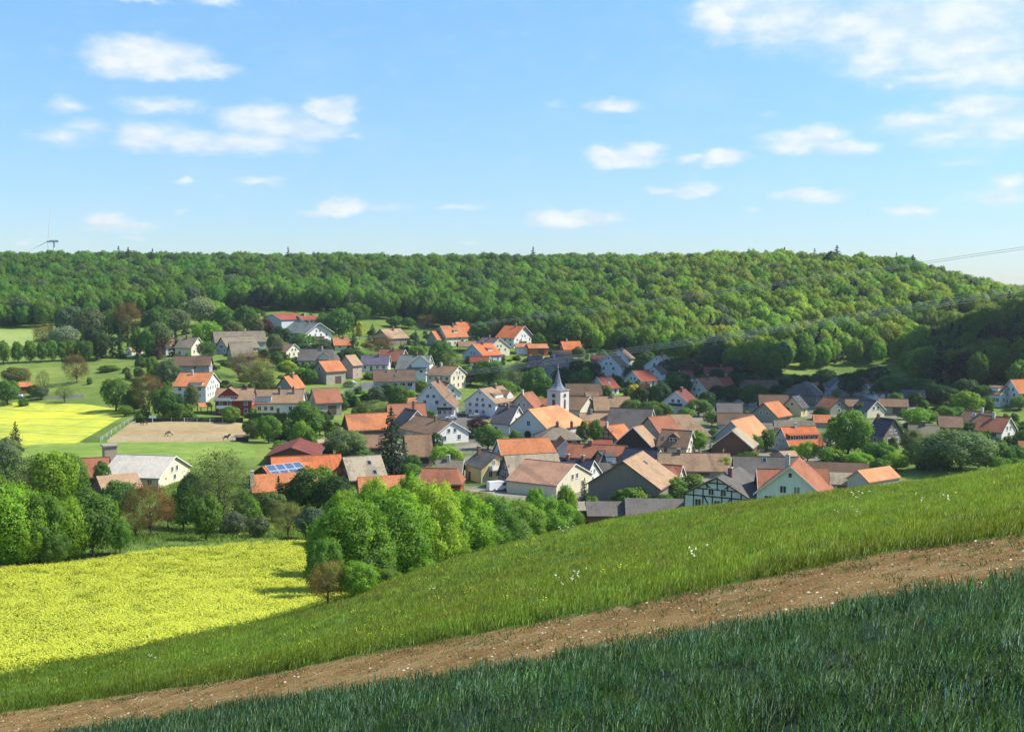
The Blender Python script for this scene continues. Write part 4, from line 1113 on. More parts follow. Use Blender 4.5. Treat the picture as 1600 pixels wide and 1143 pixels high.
H('red brown shed with grey roof beside the willow', 494, 686, 514, 28, 8, 15, 12, 'greytan', 'rustwood', cat='shed', win=0)
H('brown garden hut with orange roof by the far rapeseed', 25, 597, 48, 10, 7, 11, None, 'orange', 'rustwood', cat='hut', win=0, W=5)
H('dark field shelter at the corner of the paddock', 369, 679, 387, 5, 3, 7, None, 'dkbrown', 'dark', cat='shed', win=0, pitch=12)

# blue panels lying on the solar barn
m, n = mat('solar_cells')
tc = n.new('ShaderNodeTexCoord').outputs['Object']
sx = n.new('ShaderNodeSeparateXYZ', inp={0: tc})
gl = n.math('MINIMUM', n.math('PINGPONG', n.math('MULTIPLY', sx.outputs[0], 3.0), .5), n.math('PINGPONG', n.math('MULTIPLY', sx.outputs[1], 3.0), .5))
pc = n.mix(n.math('LESS_THAN', gl, .06), (.035, .075, .16, 1), (.22, .28, .36, 1))
finish(n, pc, .12, spec=.8)
M_SOLAR = m
mb = MB(); pw, pl = 2.0, 2.3
mb.box(-pw/2, pw/2, -pl/2, pl/2, 0, .05, 0); 
for a, b, c_, d in ((-pw/2, -pw/2 + .06, -pl/2, pl/2), (pw/2 - .06, pw/2, -pl/2, pl/2), (-pw/2 + .06, pw/2 - .06, -pl/2, -pl/2 + .06), (-pw/2 + .06, pw/2 - .06, pl/2 - .06, pl/2)): mb.box(a, b, c_, d, .05, .08, 1)
pme = mb.build('solar_panel', [M_SOLAR, M_WHITE])
S = math.hypot(sg['W'] / 2, sg['zr'] - sg['ze'])
nx, ny = int(sg['L'] / (pw + .12)), int(S / (pl + .12))
a = math.atan(sg['sl'])
for i in range(nx):
    for j in range(ny):
        y = sg['fs'] * (j + .5) * (pl + .12) * math.cos(a); z = sg['zr'] - (j + .5) * (pl + .12) * math.sin(a) + sg['lift'] + .06
        o = add('solar_panel', pme, sg['rf'], (-sg['L']/2 + (i + .6) * (pw + .12), y, z)); o.rotation_euler = (a if sg['fs'] < 0 else -a, 0, 0)

# concrete silo tower behind the pale farm hall
X, Y, Z = ground_at(171, 745, ymin=112)
Y += 10
rx, rz = ray(171, 694); s = Y / F
t = thing('silo_tower', 'square concrete tower with flat overhanging cap behind the pale farm roof', 'tower', (rx * Y, Y, rz * Y - 14), math.radians(32))
mb = MB(); mb.box(-1.4, 1.4, -1.4, 1.4, -3, 13.7); add('shaft', mb.build('shaft', [wall_mat((.40, .34, .25))]), t)
mb = MB(); mb.box(-1.75, 1.75, -1.75, 1.75, 13.7, 14.0); add('cap', mb.build('cap', [wall_mat((.34, .31, .27))]), t)

# ---------------------------------------------------------------- church
X, Y, ztop, ph, L, W, de_m, hw_m, by = solve_place(826, 639, 868, 52, 30, 24, 68, {})
Hn = de_m + hw_m
L = 20.0; W = 14.5
cx_, cy_ = X + math.cos(ph) * L / 2, Y + math.sin(ph) * L / 2
ch = thing('church', 'village church with orange nave roof, white tower and pointed slate spire', 'church', (cx_, cy_, ztop - Hn), ph)
zr, ze = Hn - .2, hw_m
wm = wall_mat((.66, .66, .63))
Vv = [(-L/2, -W/2, -3), (L/2, -W/2, -3), (L/2, W/2, -3), (-L/2, W/2, -3), (-L/2, -W/2, ze), (L/2, -W/2, ze), (L/2, W/2, ze), (-L/2, W/2, ze), (-L/2, 0, zr)]
add('wall', mesh('wall', Vv, [(0, 1, 5, 4), (2, 3, 7, 6), (3, 0, 4, 8, 7), (1, 2, 6, 5)], [wm]), ch)
rme, lift = roof_mesh(L, W, zr, ze, .3, .5, 0, W * .42, roof_mat((.66, .27, .105), .3), .2)
rf = add('roof', rme, ch)
for k in range(3):
    mb = MB(); x = -L/2 + (k + .7) * L / 3.4
    mb.box(-.55, .55, -.05, .06, 0, 2.6, 0)
    for q in range(6):
        a0, a1 = math.pi * q / 6, math.pi * (q + 1) / 6
        mb.poly([(0, -.05, 2.6), (.55 * math.cos(a0), -.05, 2.6 + .55 * math.sin(a0)), (.55 * math.cos(a1), -.05, 2.6 + .55 * math.sin(a1))])
    add('window', mb.build('window', [M_GLASS]), ch, (x, -W/2 - .03, ze * .32))
def disc(r, n_=20):
    mb = MB(); mb.poly([(-.07, r * math.cos(6.283 * k / n_), r * math.sin(6.283 * k / n_)) for k in range(n_)][::1], 0)
    for k in range(n_):
        a0, a1 = 6.283 * k / n_, 6.283 * (k + 1) / n_
        mb.quad((-.1, (r + .18) * math.cos(a0), (r + .18) * math.sin(a0)), (-.1, (r + .18) * math.cos(a1), (r + .18) * math.sin(a1)), (-.07, r * math.cos(a1), r * math.sin(a1)), (-.07, r * math.cos(a0), r * math.sin(a0)), 1)
    return mb
add('round_window', disc(1.25).build('round_window', [M_GLASS, M_CHW]), ch, (-L/2, .3, ze * .55))
put_window(ch, -L/2 - .02, 0, ze + .8, -math.pi/2, 1.2, 1.4)
# tower
sT = (Y + 16) / F
tx, ty = 872, 609
YT = Y + 17
rx, rz = ray(tx, ty); ztw = rz * YT
phT = math.radians(57) - math.atan(rx)
tw = 4.9
lm = Matrix.Rotation(-ph, 4, 'Z') @ Matrix.Translation(-Vector((cx_, cy_, ztop - Hn)))
loc = lm @ Vector((rx * YT, YT, ztw))
TH = 20.0
mb = MB(); mb.box(-tw/2, tw/2, -tw/2, tw/2, -TH, 0)
tower = add('tower', mb.build('tower', [wm]), ch, loc, phT - ph)
for zz, e_ in ((-.0, .25), (-(650 - 609) * 0 - 6.6, .08)):
    mb = MB(); mb.box(-tw/2 - e_, tw/2 + e_, -tw/2 - e_, tw/2 + e_, zz - .12, zz + .14); add('cornice', mb.build('cornice', [flat_mat('cornice_grey', (.28, .29, .30), .8)]), tower)
for rr_, nm_ in ((0, 0), (-math.pi/2, 1)):
    mb = MB(); mb.box(-.5, .5, -.06, .05, 0, 2.4)
    for q in range(6):
        a0, a1 = math.pi * q / 6, math.pi * (q + 1) / 6
        mb.poly([(0, -.06, 2.4), (.5 * math.cos(a0), -.06, 2.4 + .5 * math.sin(a0)), (.5 * math.cos(a1), -.06, 2.4 + .5 * math.sin(a1))])
    d = (0, -tw/2 - .03) if rr_ == 0 else (-tw/2 - .03, 0)
    o = add('belfry_louvre', mb.build('belfry_louvre', [flat_mat('louvre', (.10, .07, .06), .7)]), tower, (d[0], d[1], -5.6), rr_)
    k_ = disc(.62); 
    o = add('clock_face', k_.build('clock_face', [flat_mat('clock_dark', (.06, .05, .06), .5), M_CHW]), tower, (d[0], d[1], -1.6), 0 if rr_ else math.pi/2)
# spire: flared square foot, slim eight sided needle
spz = (609 - 575) * YT / F
prof = [(0.0, tw/2 + .35), (.07, tw/2 - .35), (.17, tw * .30), (.32, tw * .205), (.6, tw * .115), (1.0, .03)]
Vs, Fs = [], []
for zf, r_ in prof:
    for k in range(8):
        a = math.pi / 4 * k + math.pi / 8
        kx = 1 / math.cos(math.pi / 8)
        x, y = r_ * kx * math.cos(a), r_ * kx * math.sin(a)
        if zf < .05: x, y = (r_ if abs(math.cos(a)) > .7 or True else 0) * (1 if x > 0 else -1) * (1 if abs(x) > .38 * r_ * kx * 1.01 else .42), r_ * (1 if y > 0 else -1) * (1 if abs(y) > .38 * r_ * kx * 1.01 else .42)
        Vs.append((x, y, .1 + zf * spz))
for i in range(len(prof) - 1):
    for k in range(8): Fs.append((i*8 + k, i*8 + (k+1) % 8, (i+1)*8 + (k+1) % 8, (i+1)*8 + k))
Fs.append(tuple(range(8))[::-1])
add('spire', mesh('spire', Vs, Fs, [flat_mat('spire_slate', (.16, .18, .21), .35, .5, var=.3, scale=2)]), tower)
mb = MB(); mb.tube([(0, 0, spz), (0, 0, spz + 1.5)], [.04, .04], 6); mb.box(-.45, .45, -.03, .03, spz + 1.05, spz + 1.13)
for k in range(6):
    a = math.pi * k / 6; 
mb.tube([(0, 0, spz + .1), (0, 0, spz + .22), (0, 0, spz + .34), (0, 0, spz + .46)], [.05, .2, .2, .05], 8)
add('cross', mb.build('cross', [flat_mat('gilt', (.75, .62, .35), .3, metal=.7)]), tower)
HOUSES.append((860, 655, 'church', cx_, cy_, 12)); FOOT.append((cx_, cy_, ph, L/2 + 1.5, W/2 + 1.5)); FOOT.append((rx * YT, YT, phT, 3.5, 3.5))
# ---------------------------------------------------------------- kinds of tree (unit size; scaled where they stand)
CR = {}
def kind(key, n, fn): CR[key] = [fn(k) for k in range(n)]
kind('big', 4, lambda k: crown('crown', 100 + k, 34, 26000, .0125, zb=.02, rl=(.08, .21), squash=.95, inner=.45, poke_=.36))      # near bushes and trees
kind('round', 5, lambda k: crown('crown', 200 + k, 19, 9000, .021, zb=.10, rl=(.13, .21)))
kind('dome', 3, lambda k: crown('crown', 300 + k, 18, 8000, .021, zb=.16, rl=(.13, .2), shape='dome'))
kind('tall', 3, lambda k: crown('crown', 400 + k, 17, 6500, .023, zb=.04, rl=(.13, .2), shape='egg'))
kind('sparse', 3, lambda k: crown('crown', 500 + k, 26, 7000, .0105, zb=.14, rl=(.12, .22), inner=.75, jitter=1.3))
kind('sparsebig', 2, lambda k: crown('crown', 550 + k, 34, 24000, .0075, zb=.04, rl=(.11, .22), inner=.8, jitter=1.3))
kind('bush', 3, lambda k: crown('crown', 600 + k, 12, 4000, .030, zb=-.25, rl=(.15, .24)))
kind('willow', 1, lambda k: crown('crown', 700 + k, 22, 14000, .012, zb=.0, rl=(.13, .2), elong=2.2, inner=.5, shape='dome'))
CR['conifer'] = [(conifer('crown', 800 + k, 18, 12, 26, .020), None) for k in range(2)]
CR['bigconifer'] = [(conifer('crown', 820 + k, 26, 17, 34, .013, droop=.38), None) for k in range(1)]
TR = {}
for key in CR:
    thick = {'big': .018, 'sparse': .022, 'sparsebig': .016, 'tall': .03}.get(key, .028)
    TR[key] = []
    for k, (me, lb) in enumerate(CR[key]):
        if lb is None:
            mb = MB(); mb.tube([(0, 0, -.05), (0, 0, .5), (0, 0, .96)], [.03, .017, .003], 7); TR[key].append(mb.build('trunk', [M_BARK], smooth=True))
        else: TR[key].append(trunk_mesh('trunk', 900 + k, lb, thick, .14 if key in ('round', 'dome', 'willow') else .08, nb=20 if 'sparse' in key else 8, thin=.8))
TINT = dict(green=(.062,.125,.022), bright=(.125,.225,.022), lime=(.19,.28,.03), dark=(.028,.062,.020), brown=(.135,.088,.038), olive=(.105,.125,.045), grey=(.085,.125,.065),
            copper=(.075,.032,.035), blossom=(.20,.23,.13), willow=(.13,.19,.075), conifer=(.022,.045,.020), blue=(.045,.075,.060), yellow=(.36,.34,.04), mid=(.085,.165,.025), tan=(.17,.14,.05))
for k_ in TINT: TINT[k_] = tuple(x * (1.5 if k_ in ('green','bright','lime','mid','olive','grey','dark') else 1.3) for x in TINT[k_])
WORD = dict(green='green', bright='bright green', lime='light lime green', dark='dark green', brown='brown budding', olive='olive green', grey='grey green', copper='purple copper',
            blossom='pale blossoming', willow='soft green', conifer='dark', blue='bluish', yellow='yellow flowering', mid='fresh green', tan='tan and green')
TREES = []
def T(px, yt, yb, wpx, tint, key='round', label=None, name=None, cat=None, ymin=4, last=True, Y=None, spin=None):
    X, Yg, Z = ground_at(px, yb, last=last, ymin=ymin)
    if Y:
        rx, rz = ray(px, yb); X, Yg = rx * Y, Y; Z = hz1(X, Y)
    s = Yg / F
    rx, rzt = ray(px, yt)
    Hh = max(1.0, rzt * Yg - Z)
    Wd = wpx * s * 1.08
    k = R.randrange(len(CR[key]))
    nm = name or {'conifer': 'spruce_tree', 'bigconifer': 'spruce_tree', 'bush': 'bush', 'willow': 'willow_tree', 'big': 'tree'}.get(key, 'tree')
    root = thing(nm, '', cat or nm.split('_')[-1], (X, Yg, Z - .1), spin if spin is not None else R.uniform(0, 6.28))
    root.scale = (Wd, Wd, Hh)
    c = add('crown', CR[key][k][0], root)
    t = TINT[tint]; j = [R.uniform(.86, 1.16) for _ in range(3)]; br = R.uniform(.88, 1.12)
    c.color = (t[0] * j[0] * br, t[1] * br, t[2] * j[2] * br, 1)
    if key != 'bush': add('trunk', TR[key][k], root)
    TREES.append([root, px, (yt + yb) / 2, wpx, yb - yt, tint, key, label, X, Yg])
    return root

# foreground hedge of tall bushes at the meadow edge
for a in [(548,770,925,135,'bright'),(612,752,912,140,'bright'),(668,742,900,120,'lime'),(722,762,885,110,'bright'),(520,800,905,90,'mid'),(575,830,925,100,'mid'),(640,820,905,100,'bright'),
          (770,768,872,90,'mid'),(815,775,862,85,'mid'),(858,772,850,80,'bright'),(890,785,838,50,'mid'),(735,800,880,100,'bright'),(790,800,868,90,'mid'),(700,815,892,80,'bright')]:
    T(*a[:4], a[4], 'big', last=False, name='tall_bush', cat='bush', ymin=88)
for a in [(505,835,935,60,'mid'),(560,872,940,70,'bright'),(605,885,928,60,'mid'),(655,868,915,64,'bright'),(705,862,900,60,'green'),(745,845,888,56,'bright'),(785,838,876,54,'mid'),(822,826,866,50,'mid'),(858,815,852,46,'bright'),
          (535,758,860,60,'bright'),(585,738,860,64,'lime'),(640,732,850,56,'bright'),(690,745,850,50,'lime'),(838,757,840,44,'bright'),(885,752,832,40,'bright')]:
    T(*a[:4], a[4], 'big', last=False, name='tall_bush', cat='bush', ymin=88)
T(752,762,850,70,'tan','sparsebig','bush with faded blossom between the bright green bushes',last=False,name='tall_bush',cat='bush',ymin=95)
T(513,868,948,78,'tan','sparsebig','thin brownish bush standing at the corner of the rapeseed field',last=False,name='tall_bush',cat='bush',ymin=88)
T(690,790,870,50,'tan','sparsebig','olive brown bush sunk into the bright hedge',last=False,name='tall_bush',cat='bush',ymin=95)
# grove at the left
for a in [(15,745,882,120,'bright','big'),(62,762,880,84,'mid','big'),(104,772,876,74,'bright','big'),(-25,720,880,110,'mid','big'),(22,835,885,50,'bright','big'),(82,822,882,56,'mid','big'),(45,800,884,60,'bright','big'),(118,815,874,40,'mid','big')]:
    T(*a)
T(145,764,870,92,'green','round','green tree with forked dark trunk at the rapeseed edge')
T(188,808,866,38,'mid','round','small light green tree beside the forked one')
for a in [(85,700,800,75,'bright','round'),(40,705,790,80,'dark','sparse'),(110,705,790,60,'mid','round'),(8,680,740,50,'blossom','round'),(65,720,800,60,'tan','sparse'),
          (186,748,815,66,'green','round'),(235,745,838,88,'brown','sparsebig'),(212,800,838,40,'olive','sparse'),(286,765,830,60,'green','round'),(323,772,844,56,'green','round'),
          (298,735,800,44,'dark','tall'),(345,695,832,118,'olive','sparsebig'),(322,740,810,60,'olive','sparsebig'),(364,797,840,46,'grey','round'),(404,805,839,42,'grey','round'),(385,770,830,50,'mid','round'),
          (450,780,838,66,'olive','sparsebig'),(425,765,815,50,'olive','round'),(495,724,800,90,'green','round'),(470,745,800,70,'green','round'),(522,740,810,70,'dark','round'),(436,742,800,38,'conifer','conifer'),
          (490,790,845,60,'grey','round'),(540,765,820,60,'green','round'),(600,765,820,70,'mid','round'),(263,770,825,46,'olive','sparse'),(160,720,760,30,'green','round')]:
    T(*a)
T(25,657,705,30,'conifer','conifer','pointed dark conifer above the left grove')
# row and slope on the upper left
for x in (6, 28, 48, 65, 81, 97, 112): T(x, 530 + (x % 3), 569 - x * .05, 22, 'mid', 'tall', name='row_tree', cat='tree')
for a in [(68,503,545,36,'brown','sparse'),(100,508,545,50,'blossom','round'),(88,512,540,30,'tan','sparse'),(110,476,530,50,'grey','round'),(142,478,535,50,'grey','round'),(170,482,530,40,'green','round'),
          (200,468,530,52,'brown','sparsebig'),(150,512,563,50,'dark','round'),(132,530,566,30,'green','round'),(176,503,560,16,'dark','conifer'),(188,508,560,16,'dark','conifer'),(160,505,560,18,'dark','conifer'),
          (215,508,558,22,'green','tall'),(232,510,558,30,'mid','round'),(250,500,555,40,'olive','round'),(246,522,562,26,'copper','conifer'),(275,515,556,26,'conifer','conifer'),
          (245,478,530,44,'green','round'),(275,480,525,46,'grey','round'),(312,462,510,60,'blossom','round'),(335,468,508,42,'bright','round'),(352,478,520,44,'green','round'),(386,476,520,42,'green','round'),
          (322,500,540,52,'bright','round'),(365,500,535,40,'olive','round'),(322,532,560,32,'green','round'),(400,495,528,30,'olive','round'),(190,492,530,30,'green','round'),
          (120,549,598,46,'brown','sparsebig'),(140,588,600,10,'green','bush'),(25,572,602,48,'olive','round'),(12,592,632,46,'green','round'),(68,575,618,24,'olive','sparse'),(64,602,624,26,'grey','round'),
          (101,600,629,30,'olive','sparse'),(181,588,642,52,'green','round'),(233,578,645,60,'brown','sparsebig'),(210,605,645,34,'green','round'),(262,560,605,40,'grey','round'),(216,572,592,16,'green','round'),
          (256,605,655,44,'green','round'),(286,628,656,50,'green','bush'),(272,612,650,34,'dark','round'),(222,638,656,30,'mid','bush'),(196,632,650,26,'mid','round'),(361,633,661,32,'mid','round'),(52,600,620,22,'green','round'),
          (238,555,592,22,'mid','round'),(300,600,640,24,'olive','round'),(170,568,580,34,'mid','bush'),(36,620,634,18,'green','bush')]:
    T(*a)
# middle slope
for a in [(392,545,606,66,'brown','sparsebig'),(408,562,614,60,'olive','sparsebig'),(430,520,560,30,'olive','round'),(414,497,525,28,'copper','round'),(438,509,538,38,'dark','round'),(372,548,590,40,'olive','sparse'),
          (530,480,532,50,'green','round'),(556,471,508,46,'green','round'),(508,492,520,30,'green','round'),(552,499,556,24,'dark','conifer'),(562,500,530,12,'yellow','tall'),(582,505,526,18,'dark','conifer'),
          (592,518,556,54,'brown','sparsebig'),(650,514,552,22,'blue','conifer'),(668,489,514,38,'brown','sparse'),(617,493,511,28,'green','round'),(638,495,513,24,'green','round'),(652,540,560,30,'mid','round'),
          (690,530,574,44,'green','round'),(706,548,584,46,'olive','sparse'),(770,494,530,28,'olive','sparse'),(750,502,530,34,'green','round'),(732,500,524,20,'green','round'),
          (735,575,602,52,'olive','round'),(765,560,605,60,'green','round'),(798,572,622,64,'olive','sparse'),(838,573,628,46,'green','round'),(785,592,630,50,'mid','round'),(862,600,632,30,'green','round'),(820,560,590,44,'brown','sparse'),
          (842,520,548,26,'mid','round'),(828,510,535,20,'olive','round'),(471,572,592,24,'bright','bush'),(450,560,580,30,'lime','bush'),(485,575,600,30,'green','round'),(545,543,566,50,'dark','bush'),(560,545,562,30,'mid','bush'),
          (515,548,562,34,'dark','bush'),(475,520,545,50,'mid','bush'),(505,525,545,40,'olive','bush'),(432,548,575,24,'green','round'),(415,580,600,30,'green','bush'),(460,592,608,30,'brown','sparse'),
          (657,592,618,26,'mid','round'),(624,600,640,34,'green','round'),(642,608,625,16,'bright','round'),(582,622,648,52,'olive','sparsebig'),(588,602,628,30,'grey','round'),(607,595,625,26,'green','round'),(600,590,610,16,'dark','round'),
          (545,594,605,20,'mid','bush'),(578,580,592,26,'green','bush'),(420,646,692,40,'mid','round'),(392,655,682,30,'green','round'),(478,626,688,60,'green','round'),(455,655,690,30,'mid','round'),(500,640,680,36,'dark','round'),
          (470,655,708,34,'bright','round'),(484,668,712,26,'mid','tall'),(402,660,685,26,'olive','round'),(516,655,680,20,'green','bush'),(540,667,714,68,'willow','willow'),(560,690,716,40,'willow','bush'),
          (644,708,745,34,'green','round'),(640,722,750,40,'mid','round'),(682,674,706,24,'dark','round'),(696,694,735,54,'lime','round'),(710,700,735,30,'bright','round'),(762,664,702,46,'green','round'),(745,652,674,32,'copper','round'),
          (738,666,684,22,'dark','bush'),(775,670,694,24,'mid','round'),(805,671,694,20,'mid','round'),(913,655,694,18,'green','tall'),(930,654,694,24,'green','round'),(905,664,694,14,'green','tall'),
          (672,640,662,26,'green','round'),(760,655,668,22,'yellow','bush'),(528,580,590,16,'mid','bush'),(625,640,652,20,'mid','bush'),(532,612,640,26,'green','bush')]:
    T(*a)
T(612,634,748,78,'conifer','bigconifer','tall dark spruce towering over the roofs left of centre')
# right and lower village
for a in [(884,572,605,44,'dark','round'),(905,580,612,40,'green','round'),(865,605,630,24,'green','round'),(990,598,622,24,'yellow','bush'),(1003,602,640,36,'dark','round'),(1030,596,640,44,'dark','round'),(1020,625,655,50,'green','round'),
          (988,622,650,40,'green','round'),(1060,582,625,46,'dark','round'),(1075,560,590,40,'brown','round'),(1045,560,590,40,'dark','round'),(1010,548,578,30,'green','round'),(1092,622,650,44,'green','round'),(1072,636,656,30,'mid','round'),
          (1112,640,665,28,'green','round'),(1110,690,710,14,'conifer','conifer'),(1092,672,706,30,'bright','round'),(1120,600,630,30,'dark','round'),(1150,580,612,46,'dark','round'),(1180,598,625,40,'green','round'),
          (1132,712,742,32,'lime','round'),(985,756,790,62,'mid','bush'),(1056,742,778,40,'mid','bush'),(1082,736,768,44,'mid','bush'),(1036,770,790,40,'green','bush'),(913,745,790,22,'blue','conifer'),(925,772,792,28,'mid','bush'),
          (1197,668,706,32,'green','round'),(1180,678,708,24,'mid','round'),(1170,704,716,40,'mid','bush'),(1262,688,724,40,'bright','dome'),(1240,694,715,22,'mid','round'),
          (1300,698,728,50,'bright','round'),(1342,706,732,54,'bright','round'),(1378,690,726,46,'mid','round'),(1400,706,734,44,'bright','round'),(1378,716,738,40,'mid','round'),(1360,690,712,30,'mid','round'),
          (1500,667,734,112,'willow','willow'),(1452,678,734,70,'willow','willow'),(1424,668,710,40,'olive','round'),(1432,636,668,44,'bright','round'),(1452,640,660,30,'mid','round'),(1478,634,658,34,'mid','round'),(1511,610,648,54,'bright','round'),
          (1495,635,655,34,'mid','round'),(1540,618,645,30,'green','round'),(1562,690,726,44,'green','round'),(1588,694,722,36,'mid','round'),(1600,670,700,34,'green','round'),(1560,712,738,44,'mid','round'),(1590,715,735,30,'mid','round'),
          (1592,618,640,30,'mid','round'),(1600,560,620,60,'mid','round'),(1545,640,660,24,'mid','bush'),(1283,634,655,26,'dark','round'),(1284,670,720,16,'tan','sparse'),(1330,580,620,40,'dark','round'),(1306,606,624,16,'mid','round'),
          (1258,584,606,24,'dark','round'),(1240,584,604,26,'dark','round'),(1222,590,612,30,'dark','round'),(1282,598,622,14,'dark','tall'),(1200,588,612,30,'dark','round'),(1395,585,618,60,'green','round'),(1435,590,622,50,'green','round'),
          (1370,570,600,40,'dark','round'),(1470,600,630,50,'dark','round'),(1345,628,650,24,'green','round'),(1412,640,655,22,'green','round'),(1395,655,672,30,'mid','round'),(930,565,592,22,'dark','round'),(960,585,604,30,'dark','round'),
          (985,570,592,20,'green','round'),(1115,668,690,22,'green','round'),(1150,560,590,40,'dark','round'),(1100,555,585,40,'dark','round'),(1020,700,715,22,'green','bush'),(1026,690,706,10,'conifer','conifer'),(1210,575,600,30,'dark','round'),
          (800,700,712,18,'mid','bush'),(1165,700,712,30,'mid','bush'),(960,560,575,24,'green','bush'),(1045,662,680,20,'green','bush'),(1160,640,652,16,'dark','round'),(1500,655,672,30,'green','round'),(1170,588,612,34,'dark','round'),(1225,586,606,30,'green','round'),(1275,584,606,30,'dark','round'),(1320,582,606,34,'dark','round'),(1350,575,606,36,'dark','round'),(945,600,625,26,'green','round'),(1040,630,655,26,'green','round'),(1105,610,640,30,'dark','round'),(1140,600,632,36,'dark','round'),(1168,606,634,30,'green','round'),(1215,600,618,26,'dark','round'),(1290,575,600,34,'dark','round'),(1370,600,622,30,'dark','round'),(1450,598,622,40,'dark','round'),(1430,612,634,26,'green','round'),(1510,590,625,44,'dark','round'),(1535,600,630,36,'green','round'),(1400,612,640,30,'green','round'),(915,575,600,26,'green','round'),(900,560,585,24,'dark','round'),(1000,560,585,26,'green','round'),(1050,578,600,24,'green','round'),(970,622,640,24,'green','bush'),(1085,565,590,30,'green','round'),(1120,575,596,26,'dark','round'),(850,630,650,18,'dark','bush'),(940,545,566,22,'green','round'),(905,540,562,24,'olive','round')]:
    T(*a)
T(1325,638,722,80,'mid','dome','great chestnut with pale candle blossoms on the right')
T(882,489,546,62,'green','round','broad round tree standing just in front of the forest')

# clipped hedges
def hedge(x0, x1, yt, yb, label, col=TINT['dark']):
    a = ground_at(x0, yb, ymin=112); b = ground_at(x1, yb, ymin=112)
    va, vb = Vector(a), Vector(b); d = vb - va; ln = d.length
    hh = (yb - yt) * a[1] / F; dd = 1.2
    rs = np.random.RandomState(int(x0)); n_ = int(ln * 150)
    u = rs.rand(n_) * ln; s = rs.rand(n_)
    side = np.where(rs.rand(n_) < .5, -1, 1); topm = rs.rand(n_) < .4
    y = np.where(topm, rs.uniform(-dd/2, dd/2, n_), side * dd/2 + rs.normal(size=n_) * .06); z = np.where(topm, hh + rs.normal(size=n_) * .07, s * hh)
    C = np.stack([u, y, z], 1); Nn = np.stack([np.zeros(n_), np.where(topm, 0, side), np.where(topm, 1., .25)], 1); Nn /= np.linalg.norm(Nn, axis=1)[:, None]
    Vv, sn = leaf_cloud(C, Nn, .14, rs)
    me = leaf_mesh('foliage', Vv, sn, np.clip(.5 + .15 * rs.normal(size=n_), 0, 1), M_LEAF)
    t = thing('hedge', label, 'hedge', a, math.atan2(d.y, d.x))
    f = add('foliage', me, t); f.rotation_euler = (0, -math.atan2(d.z, math.hypot(d.x, d.y)), 0); f.color = (*col, 1)
    mb = MB(); mb.box(0.1, ln - .1, -dd/2 + .1, dd/2 - .1, -.3, hh - .1); c = add('inner_branches', mb.build('inner_branches', [flat_mat('hedge_core', (.02, .035, .012), .95)]), t); c.rotation_euler = f.rotation_euler
hedge(212, 380, 652, 660, 'long low clipped hedge along the back of the paddock')
hedge(388, 448, 645, 661, 'tall dark hedge below the long pale house')
hedge(530, 556, 624, 636, 'short block of clipped hedge beside the grey road')

# labels: say for every tree what it is and what it stands next to
SIZE = lambda h: 'tall' if h > 62 else 'small' if h < 30 else ''
KW = dict(big='leafy bush mass', round='round tree', dome='domed tree', tall='slim tree', sparse='thin airy tree', sparsebig='wide airy tree', bush='low bush', willow='spreading willow', conifer='pointed conifer', bigconifer='great spruce')
used = set(h[2] for h in HOUSES)
HP = [(h[0], h[1], h[2]) for h in HOUSES]
EXTRA = [(270, 690, 'horse paddock'), (60, 660, 'far rapeseed field'), (200, 870, 'near rapeseed field'), (700, 900, 'sloping meadow'), (30, 530, 'upper field'), (1300, 585, 'dark pasture'), (640, 500, 'light field strip')]
for t in TREES:
    root, px, py, wp, hp, tint, key, label = t[:8]
    if label is None:
        cands = sorted(HP + EXTRA, key=lambda h: (h[0] - px) ** 2 + 2.2 * (h[1] - py) ** 2)
        done = False
        for h in cands[:14]:
            dx, dy = px - h[0], py - h[1]
            rel = ('left of the ' if dx < 0 else 'right of the ') if abs(dx) > abs(dy) * 1.1 else ('above the ' if dy < 0 else 'below the ')
            base = f"{SIZE(hp)} {WORD[tint]} {KW[key]} {rel}{h[2]}".strip()
            wds = base.split()
            if len(wds) > 16: 
                base = f"{WORD[tint]} {KW[key].split()[-1]} {rel}{h[2]}"; wds = base.split()
            if len(wds) > 16 or base in used: continue
            label = base; done = True; break
        if not done: label = f"{WORD[tint]} {KW[key]} close to the {cands[0][2]}"
    used.add(label); root['label'] = label
    root['group'] = {'big': 'leafy bushes and grove trees by the fields', 'bush': 'garden bushes in the village', 'conifer': 'conifers in the village'}.get(key, 'trees in the village and orchards')
    if t[0].name.startswith('row_tree'): root['group'] = 'row of trees along the upper field'
    root['_w'] = wp

# ---------------------------------------------------------------- the wood on the hills
def keep_out(x, y):
    return False
fo = []
rs = np.random.RandomState(5)
def forest_points():
    pts = []
    sp = 9.3
    for gy in np.arange(380, 1150, sp * .87):
        for gx in np.arange(-720, 760, sp):
            pts.append((gx + rs.uniform(-3.6, 3.6), gy + rs.uniform(-3.6, 3.6)))
    return np.array(pts)
FP = forest_points()
FZ = height(FP[:, 0], FP[:, 1])
fpx, fpy = pix(FP[:, 0], FP[:, 1], FZ)
